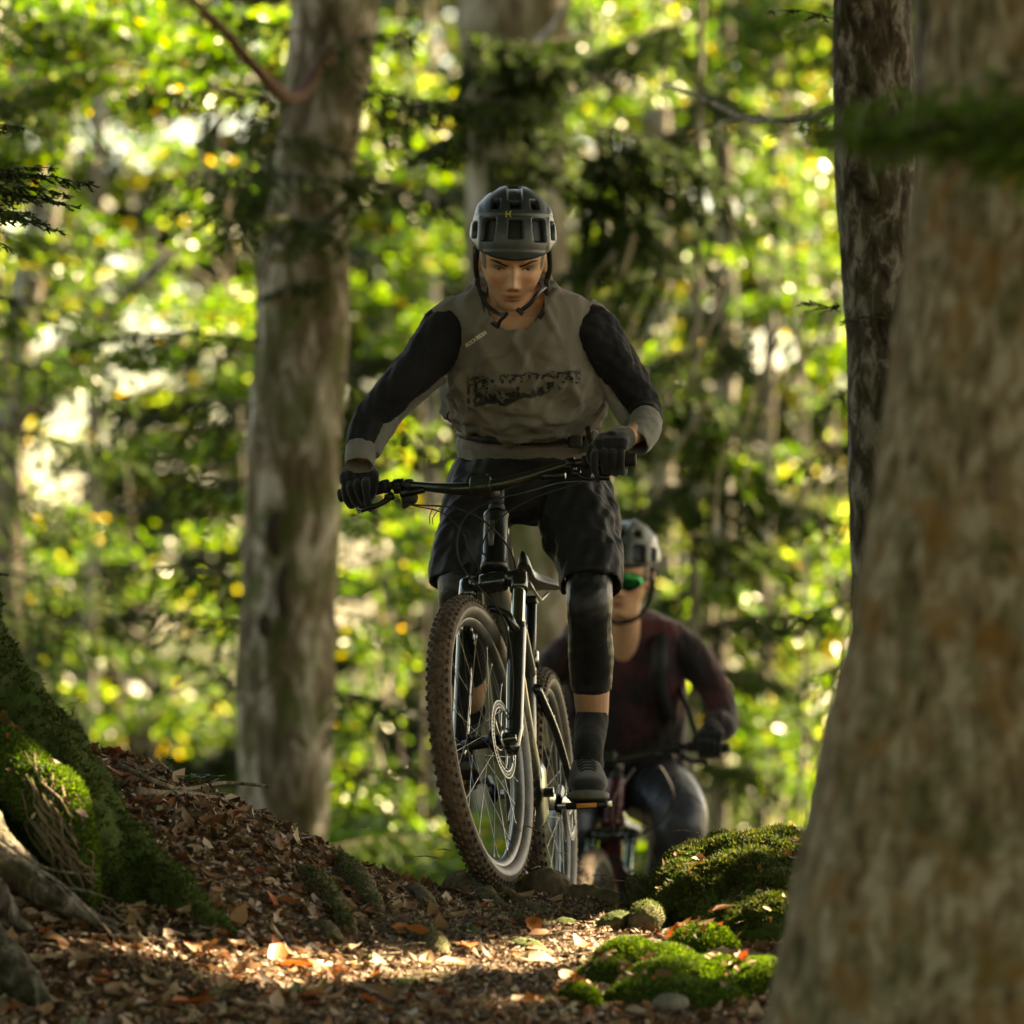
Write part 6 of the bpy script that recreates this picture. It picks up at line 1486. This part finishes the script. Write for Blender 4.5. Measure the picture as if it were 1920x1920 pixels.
# grey panel under the forearm and upper arm
limbp = MB(); limb_tube(limbp, [(828, 702, 14.99, .024), (784, 741, 14.98, .020), (744, 776, 14.98, .024), (722, 797, 14.965, .032), (708, 822, 14.945, .028), (698, 852, 14.92, .022)], 14, 24); me = fuse(limbp, .0045, 2, .5, 'sleeve_panel'); wrinkle(me, lambda c, n: folds(c, (.5, 0, .6), .03, 3, .3) * .002); part_mesh('sleeve_panel', me, M_cuff, P1, PO)
limbp = MB(); limb_tube(limbp, [(1126, 706, 15.03, .018), (1148, 750, 15.045, .016), (1165, 776, 15.02, .019), (1178, 794, 14.98, .018)], 14, 24); me = fuse(limbp, .0045, 2, .5, 'sleeve_panel'); part_mesh('sleeve_panel', me, M_cuff, P1, PO)
glove(P1, PO, gr[-1][0], gr[-1][2], wr_r, M_glove, True, k=1.06); glove(P1, PO, gr[1][0], gr[1][2], wr_l, M_glove, True, k=1.06)
# shorts
mb = MB()
mb.rings(rings_from([(862, 862, 1112, 15.26, .145), (880, 846, 1124, 15.28, .150), (905, 842, 1132, 15.29, .150), (940, 850, 1128, 15.27, .14), (965, 872, 1104, 15.26, .12), (978, 910, 1060, 15.26, .08)], steps=30))
limb_tube(mb, [(1060, 900, 15.28, .10), (1076, 950, 15.2, .108), (1092, 1010, 15.12, .099), (1106, 1055, 15.05, .086), (1108, 1098, 15.01, .081)], 28, 30)
limb_tube(mb, [(905, 900, 15.28, .095), (896, 950, 15.2, .092), (880, 1010, 15.12, .088), (864, 1055, 15.05, .082), (860, 1096, 15.02, .078)], 28, 30)
me = fuse(mb, .006, 4, .5, 'shorts')
wrinkle(me, lambda c, n: folds(c, (.35, 0, 1), .09, 31, .2) * .012 + folds(c, (1, 0, .5), .06, 33, .25) * .008 * gx(c[:, 2] - .95, .12))
# slanting, open hems
c = coords(me); hz = .69 - .10 * np.abs(c[:, 0] - .04); low = c[:, 2] < hz
bm = bmesh.new(); bm.from_mesh(me); bm.normal_update()
dl = [f for f in bm.faces if f.normal.z < -.62 and f.calc_center_median().z < .80 and f.calc_center_median().y < 15.16]
bmesh.ops.delete(bm, geom=dl, context='FACES'); bm.to_mesh(me); bm.free()
o = part_mesh('shorts', me, M_shorts, P1, PO); sm = o.modifiers.new('thickness', 'SOLIDIFY'); sm.thickness = .003
for rows, nm, seed in (([(1104, 1070, 15.03, .062), (1105, 1110, 14.995, .0605), (1105, 1135, 14.985, .0605), (1106, 1180, 15.01, .0565), (1108, 1225, 15.055, .0600), (1108, 1262, 15.085, .0570), (1109, 1293, 15.10, .0535)], 'knee_sleeve', 41), ([(866, 1070, 15.03, .064), (866, 1110, 15.0, .0625), (870, 1180, 15.08, .0575), (874, 1240, 15.18, .056), (877, 1268, 15.22, .052)], 'knee_sleeve', 43)):
    mb = MB(); limb_tube(mb, rows, 26, 40); me = fuse(mb, .0045, 1, .5, nm)
    wrinkle(me, lambda c, n: folds(c, (1, 0, .15), .028, seed, .3) * .0018 + .004 * gx(c[:, 2] - W(0, 1160, 15).z, .05) * (n[:, 1] < -.5))
    part_mesh(nm, me, M_knee, P1, PO)
for ank, sgn in ((ank_l, 1), (ank_r, -1)):
    q = px_of(ank); top = (1110, 1345, 15.12, .0455) if sgn == 1 else (880, 1330, 15.29, .044)
    mb = MB(); limb_tube(mb, [top, ((top[0] + q[0]) / 2, (top[1] + q[1]) / 2 - 5, (top[2] + ank.y) / 2, .0425), (q[0], q[1] - 14, ank.y, .0395), (q[0], q[1] + 25, ank.y, .04)], 22, 24); me = fuse(mb, .004, 1, .5, 'sock'); wrinkle(me, lambda c, n: .0003 * np.sin(c[:, 0] * 1400) + folds(c, (1, 0, .2), .03, 4, .3) * .0012); part_mesh('sock', me, M_sock, P1, PO)
    shoe(P1, PO, Vector(pdl[sgn]) + Vector((-.004 * sgn, 0, .010)), R(3 * sgn), R(-3 if sgn == 1 else -12), M_shoe, M_sole, sgn=-sgn)
# helmet
HC = (.038, .048, .050)
hm, bvh_h = helmet(P1, PO, HM1, HC)
shl = [o for o in hm.children if o.name.startswith('shell')][0]
bvs = BVHTree.FromPolygons([v.co + PO for v in shl.data.vertices], [tuple(p.vertices) for p in shl.data.polygons])
def decal(parent, origin, bv, polys, name, mat, Y=14.8, off=.0012, sub=1):
    """flat print laid on a surface: polygons given by where they are seen"""
    V, F = [], []
    for poly in polys:
        i0 = len(V)
        for (px, py) in poly: V.append(on_front(bv, px, py, Y, off) - Vector(origin))
        F.append(tuple(range(i0, i0 + len(poly))))
    return pymesh(name, V, F, mat, parent, False, world=False)
def rect(x0, y0, x1, y1): return [(x0, y0), (x0, y1), (x1, y1), (x1, y0)]
M_yel = plain('yellow_print', (.42, .42, .12), .5)
decal(hm, PO, bvs, off=.0035, polys=[rect(948, 397, 950.6, 409), rect(950.6, 402, 955, 404.2), rect(955, 397, 957.6, 406), [(955, 405.6), (957, 409), (959.6, 409), (957.6, 405.6)], rect(957.6, 397, 959.4, 399.4)], name='emblem', mat=M_yel, Y=14.72)
st = [HM1 @ Vector((-.083, -.02, .035)), HM1 @ Vector((-.086, -.018, -.015)), HM1 @ Vector((-.081, -.012, -.052))]
ribbon(st, .013, .002, 'chin_strap', M_strap, hm, PO); ribbon([HM1 @ Vector((-.086, .045, .03)), HM1 @ Vector((-.086, .02, -.02)), HM1 @ Vector((-.081, -.010, -.055))], .012, .002, 'chin_strap', M_strap, hm, PO)
st = [HM1 @ Vector((.083, -.02, .035)), HM1 @ Vector((.087, -.018, -.015)), HM1 @ Vector((.081, -.012, -.052))]
ribbon(st, .013, .002, 'chin_strap', M_strap, hm, PO); ribbon([HM1 @ Vector((.086, .045, .03)), HM1 @ Vector((.087, .02, -.02)), HM1 @ Vector((.081, -.010, -.055))], .012, .002, 'chin_strap', M_strap, hm, PO)
for sg in (-1, 1):
    mb = MB(); mb.box(HM1 @ Vector((sg * .081, -.014, -.056)), (.014, .018, .022), HM1.to_3x3().normalized(), .004); part_mb(mb, 'strap_divider', M_matte, hm, PO)
ribbon([HM1 @ Vector((.080, -.018, -.062)), W(1009, 549, 14.74), W(994, 569, 14.725), W(972, 586, 14.74)], .011, .0025, 'chin_strap', M_strap, hm, PO)
ribbon([HM1 @ Vector((-.080, -.018, -.062)), HM1 @ Vector((-.064, -.03, -.10)), HM1 @ Vector((-.03, -.05, -.123)), W(950, 588, 14.76), W(938, 601, 14.78), W(933, 613, 14.80)], .010, .0025, 'chin_strap', M_strap, hm, PO)
mb = MB(); mb.box(W(975, 584, 14.735), (.022, .008, .013), Matrix.Rotation(.7, 3, 'Y'), .003); part_mb(mb, 'buckle', M_matte, hm, PO)
# prints on the jersey
tm = text_mesh('ROCKRIDER', .0145, 'lettering', plain('pale_print', (.8, .8, .62), .6), .0, .0004)
c = coords(tm); ctr = W(893, 636, 14.9); a = R(25)
nc = []
for v in c:
    X = v[0] * math.cos(a) - v[1] * math.sin(a) * 1; Z = v[0] * math.sin(a) + v[1] * math.cos(a)
    p = Vector((ctr.x + X * .75, 13.5, ctr.z + Z)); h = bvj.ray_cast(p, Vector((0, 1, 0)))
    nc.append((h[0] if h[0] is not None else Vector((p.x, 14.86, p.z))) - Vector((0, .0095, 0)) - PO)
set_coords(tm, np.array([tuple(v) for v in nc])); o = bpy.data.objects.new('lettering', tm); COL.objects.link(o); o.parent = P1
# landscape print across the chest: dark hills and trees in broken horizontal strokes
polys = []; nxp, nyp = 150, 42; x0, x1, y0, y1 = 874, 1090, 698, 758
gp_ = np.random.default_rng(12)
for j in range(nyp):
    for i in range(nxp):
        u = (i + .5) / nxp; v = (j + .5) / nyp; ridge = .16 + .10 * math.sin(u * 9 + 1) * (1 - u) - .13 * u + .05 * math.sin(u * 31)
        lake = .38 + .06 * math.sin(u * 7) - .12 * u; low = .95 - .50 * max(0, u - .35) / .65 + .05 * math.sin(u * 23)
        n1 = noise.noise(Vector((u * 9, v * 5, 1.3))); n2 = noise.noise(Vector((u * 30, v * 7, 5.1))); n3 = noise.noise(Vector((u * 60, v * 40, 8.1)))
        on = (abs(v - ridge) < .022 + .06 * n1 + .05 * n3) or (ridge < v < lake and n2 + .6 * n3 > .16) or (lake + .10 < v < low and (n2 * .9 + n1 * .9 + n3 * .3 > .02 - .25 * (v > .6) * (u < .6))) or (u < .20 and .05 < v < .8 and n2 + n3 > .12) or (u > .86 and v < .35 and n1 + n2 + n3 > .12)
        edge = v < .02 + .1 * n1 or u < .01 or u > .99
        if on and not edge:
            sk = -14 * (u - .5) * 0; xx0 = x0 + (x1 - x0) * i / nxp; xx1 = x0 + (x1 - x0) * (i + 1.02) / nxp; yy = y0 + 4 + (y1 - y0) * j / nyp - 12 * u * u; dy = (y1 - y0) / nyp * 1.03
            polys.append(rect(xx0, yy, xx1, yy + dy))
decal(P1, PO, bvj, polys, 'chest_print', M_print, 14.92, .006)

# =============================================================== second rider
PO2 = Vector((.37, 19.8, -.6)); Y2 = 19.35
HM2 = Matrix.Translation(W(1168, 1082, Y2)) @ Matrix.Rotation(R(2), 4, 'Y') @ Matrix.Rotation(R(6), 4, 'X') @ Matrix.Rotation(R(-9), 4, 'Z') @ Matrix.Scale(1.19, 4)
g2 = BK2['grips']; p2 = BK2['pedals']
mb = MB(); head_mesh(mb, HM2, True)
mb.tube([HM2 @ Vector((0, .035, -.05)), HM2 @ Vector((0, .045, -.11)), W(1168, 1200, Y2 + .14), W(1168, 1230, Y2 + .2)], [.058, .054, .06, .08], 20)
T2R = [(1140, 1118, 1218, Y2 + .22, .05), (1155, 1095, 1245, Y2 + .22, .08), (1180, 1062, 1284, Y2 + .22, .10), (1260, 1062, 1280, Y2 + .25, .12), (1330, 1060, 1280, Y2 + .32, .13), (1400, 1062, 1284, Y2 + .42, .14), (1450, 1065, 1282, Y2 + .5, .15), (1490, 1085, 1262, Y2 + .52, .13)]
mb.rings(rings_from(T2R, inset=.012, steps=34))
wl2 = Vector(g2[1][1]) + Vector((.008, .035, .075)); wr2 = Vector(g2[-1][1]) + Vector((-.008, .035, .075))
A2L = [(1262, 1205, Y2 + .22, .058), (1298, 1232, Y2 + .22, .056), (1335, 1285, Y2 + .22, .043), (1354, 1335, Y2 + .18, .042), (1354, 1365, Y2 + .1, .036)]
A2R = [(1075, 1215, Y2 + .22, .05), (1045, 1240, Y2 + .22, .05), (1015, 1290, Y2 + .22, .043), (990, 1335, Y2 + .18, .038), (985, 1365, Y2 + .1, .034)]
limb_tube(mb, A2L + [(*px_of(wl2), wl2.y, .026)]); limb_tube(mb, A2R + [(*px_of(wr2), wr2.y, .026)])
for w_, g_ in ((wl2, g2[1][1]), (wr2, g2[-1][1])): mb.tube([w_, Vector(g_) + Vector((0, -.01, .04))], [.026, .02], 12)
an2l = Vector(p2[1]) + Vector((0, .08, .13)); an2r = Vector(p2[-1]) + Vector((0, .08, .13))
L2L = [(1225, 1480, Y2 + .5, .085), (1250, 1500, Y2 + .25, .08), (1270, 1520, Y2 + .05, .065), (1275, 1545, Y2 - .02, .058), (1262, 1610, Y2 + .05, .052), (*px_of(an2l), an2l.y, .036)]
L2R = [(1120, 1480, Y2 + .5, .085), (1100, 1500, Y2 + .25, .08), (1080, 1530, Y2 + .05, .065), (1072, 1555, Y2 - .02, .058), (1075, 1640, Y2 + .15, .052), (*px_of(an2r), an2r.y, .036)]
limb_tube(mb, L2L); limb_tube(mb, L2R)
me = fuse(mb, .0045, 1, .4, 'person'); paint(me, skin_colour(coords(me), HM2, (.62, .35, .215), (.42, .16, .12), (.05, .028, .016), True)); bv2 = bvh_of(me)
set_coords(me, coords(me) - np.array(PO2)); me.materials.append(M_skin)
P2 = bpy.data.objects.new('person', me); COL.objects.link(P2); P2.location = PO2
tag(P2, 'person in dark red jersey and green mirrored sunglasses riding behind the front rider', 'person')
def part2(name, rows_or_mb, mat, wl=.06, amp=.004, seed=1, vox=.007, d=(0, 0, 1)):
    me = fuse(rows_or_mb, vox, 3, .5, name); wrinkle(me, lambda c, n: folds(c, d, wl, seed, .3) * amp); return me
def wine_mat():
    m, nt, b = new_mat('wine_jersey'); tc = N(nt, 'ShaderNodeTexCoord'); n1 = N(nt, 'ShaderNodeTexNoise', Scale=5.0, Detail=6.0, Roughness=.6); nt.links.new(tc.outputs['Object'], n1.inputs['Vector'])
    r1 = ramp(nt, [(.40, (.008, .006, .009)), (.5, (.024, .007, .010)), (.60, (.085, .016, .022))]); nt.links.new(n1.outputs['Fac'], r1.inputs['Fac']); nt.links.new(r1.outputs[0], b.inputs['Base Color']); b.inputs['Roughness'].default_value = .85; b.inputs['Sheen Weight'].default_value = .2; return m
M_wine = wine_mat()
mb = MB(); mb.rings(rings_from([(r[0] + 2, r[1] - 6, r[2] + 6, r[3], r[4] + .008) for r in T2R[:-1]], steps=34))
me = part2('jersey', mb, M_wine, .07, .006, 5); nk2 = W(1160, 1190, Y2 + .1); cut_neck(me, nk2.x, nk2.z, .045, .076, Y2 + .25)
part_mesh('jersey', me, M_wine, P2, PO2)
for rows in (A2L, A2R):
    sgn = 1 if rows is A2L else -1; w_ = wl2 if sgn == 1 else wr2
    mb = MB(); limb_tube(mb, [(p[0], p[1], p[2], p[3] + .012) for p in rows] + [(*px_of(w_ + Vector((0, .01, .03))), w_.y + .01, .038)], 20, 34); part_mesh('sleeve', part2('sleeve', mb, M_wine, .05, .005, 8), M_wine, P2, PO2)
glove(P2, PO2, g2[1][0], g2[1][2], wl2, M_glove, False, k=1.02); glove(P2, PO2, g2[-1][0], g2[-1][2], wr2, M_glove, False, k=1.02)
M_tights = plain('slate_trousers', (.045, .046, .058), .42, 0, .45, .1, 300, .2, 12)
mb = MB(); mb.rings(rings_from([(1440, 1062, 1286, Y2 + .5, .15), (1480, 1060, 1288, Y2 + .5, .15), (1520, 1085, 1262, Y2 + .48, .11)], steps=16))
limb_tube(mb, [(p[0], p[1], p[2], p[3] + .036) for p in L2L[:-1]] + [(*px_of(an2l + Vector((0, 0, .05))), an2l.y, .046)], 22, 34); limb_tube(mb, [(p[0], p[1], p[2], p[3] + .022) for p in L2R[:-1]] + [(*px_of(an2r + Vector((0, 0, .05))), an2r.y, .046)], 22, 34)
part_mesh('trousers', part2('trousers', mb, M_tights, .08, .006, 9), M_tights, P2, PO2)
for sg in (1, -1): shoe(P2, PO2, Vector(p2[sg]) + Vector((0, 0, .010)), 0, R(-6), M_shoe, M_sole)
h2, _b = helmet(P2, PO2, HM2, (.062, .072, .062), 150, 70, 8)
bp_ = empty('backpack'); bp_.parent = P2
ribbon([W(1228, 1165, Y2 + .32), W(1232, 1178, Y2 + .16), W(1238, 1230, Y2 + .09), W(1236, 1290, Y2 + .12), W(1256, 1350, Y2 + .22)], .055, .012, 'shoulder_strap', M_strap, bp_, PO2)
ribbon([W(1112, 1165, Y2 + .32), W(1106, 1178, Y2 + .16), W(1098, 1230, Y2 + .09), W(1100, 1290, Y2 + .12), W(1080, 1350, Y2 + .22)], .055, .012, 'shoulder_strap', M_strap, bp_, PO2)
mb = MB(); mb.box(W(1168, 1290, Y2 + .50), (.26, .14, .36), Matrix.Rotation(-.35, 3, 'X'), .04); part_mb(mb, 'pack_body', M_strap, bp_, PO2)
mb = MB(); mb.tube([W(1272, 1290, Y2 + .2), W(1290, 1330, Y2 + .18), W(1306, 1380, Y2 + .16), W(1318, 1415, Y2 + .1)], .009, 8); part_mb(mb, 'drinking_hose', M_strap, bp_, PO2)
for pts in ([(.083, -.02, .035), (.086, -.022, -.03), (.076, -.02, -.07), (.05, -.045, -.110), (.0, -.062, -.126)], [(-.083, -.02, .035), (-.086, -.022, -.03), (-.076, -.02, -.07), (-.05, -.045, -.110), (.0, -.062, -.126)], [(.088, .04, .02), (.084, .01, -.035), (.076, -.018, -.07)]):
    ribbon([HM2 @ Vector(p) for p in pts], .015, .003, 'chin_strap', M_strap, h2, PO2)
# sunglasses
M_lens, nt_, b_ = new_mat('mirror_lens'); tc_ = N(nt_, 'ShaderNodeTexCoord'); sx_ = N(nt_, 'ShaderNodeTexNoise', Scale=70.0, Detail=1.0); nt_.links.new(tc_.outputs['Object'], sx_.inputs['Vector'])
rr_ = ramp(nt_, [(.35, (.01, .16, .04)), (.52, (.02, .34, .12)), (.66, (.10, .75, .35))]); nt_.links.new(sx_.outputs['Fac'], rr_.inputs['Fac']); nt_.links.new(rr_.outputs[0], b_.inputs['Base Color']); b_.inputs['Metallic'].default_value = 1; b_.inputs['Roughness'].default_value = .08
sgl = empty('sunglasses'); sgl.parent = P2
for sg in (-1, 1):
    mb = MB(); V = []; n_ = 18; rows = 5
    for j in range(rows):
        for i in range(n_):
            t = 2 * math.pi * i / n_; q = (j + 1) / rows; x = sg * (.034 + .0325 * q * math.cos(t)); z = -.005 + .0265 * q * math.sin(t) * (1 - .15 * math.cos(t)) - .004 * q * math.cos(t) * 0
            y = -.098 + (abs(x) ** 2) * 5.2 - .002 * (1 - q * q); V.append(HM2 @ Vector((x, y, z)))
    V.append(HM2 @ Vector((sg * .034, -.0995 + .034 ** 2 * 5.2, -.002))); F = []
    for j in range(rows - 1):
        for i in range(n_): F.append((j * n_ + i, j * n_ + (i + 1) % n_, (j + 1) * n_ + (i + 1) % n_, (j + 1) * n_ + i))
    for i in range(n_): F.append((len(V) - 1, (i + 1) % n_, i))
    mb.add(V, F); o = part_mb(mb, 'lens', M_lens, sgl, PO2); sm = o.modifiers.new('thickness', 'SOLIDIFY'); sm.thickness = .0015
    mb = MB(); mb.tube([HM2 @ Vector((sg * .062, -.076, .004)), HM2 @ Vector((sg * .078, -.05, .004)), HM2 @ Vector((sg * .082, .0, .0))], .0028, 6); part_mb(mb, 'temple', M_strap, sgl, PO2)
mb = MB(); mb.tube([HM2 @ Vector((x, -.098 + x * x * 5.2, .016 - abs(x) * .08)) for x in np.linspace(-.064, .064, 15)], .0028, 6); part_mb(mb, 'frame', M_strap, sgl, PO2)
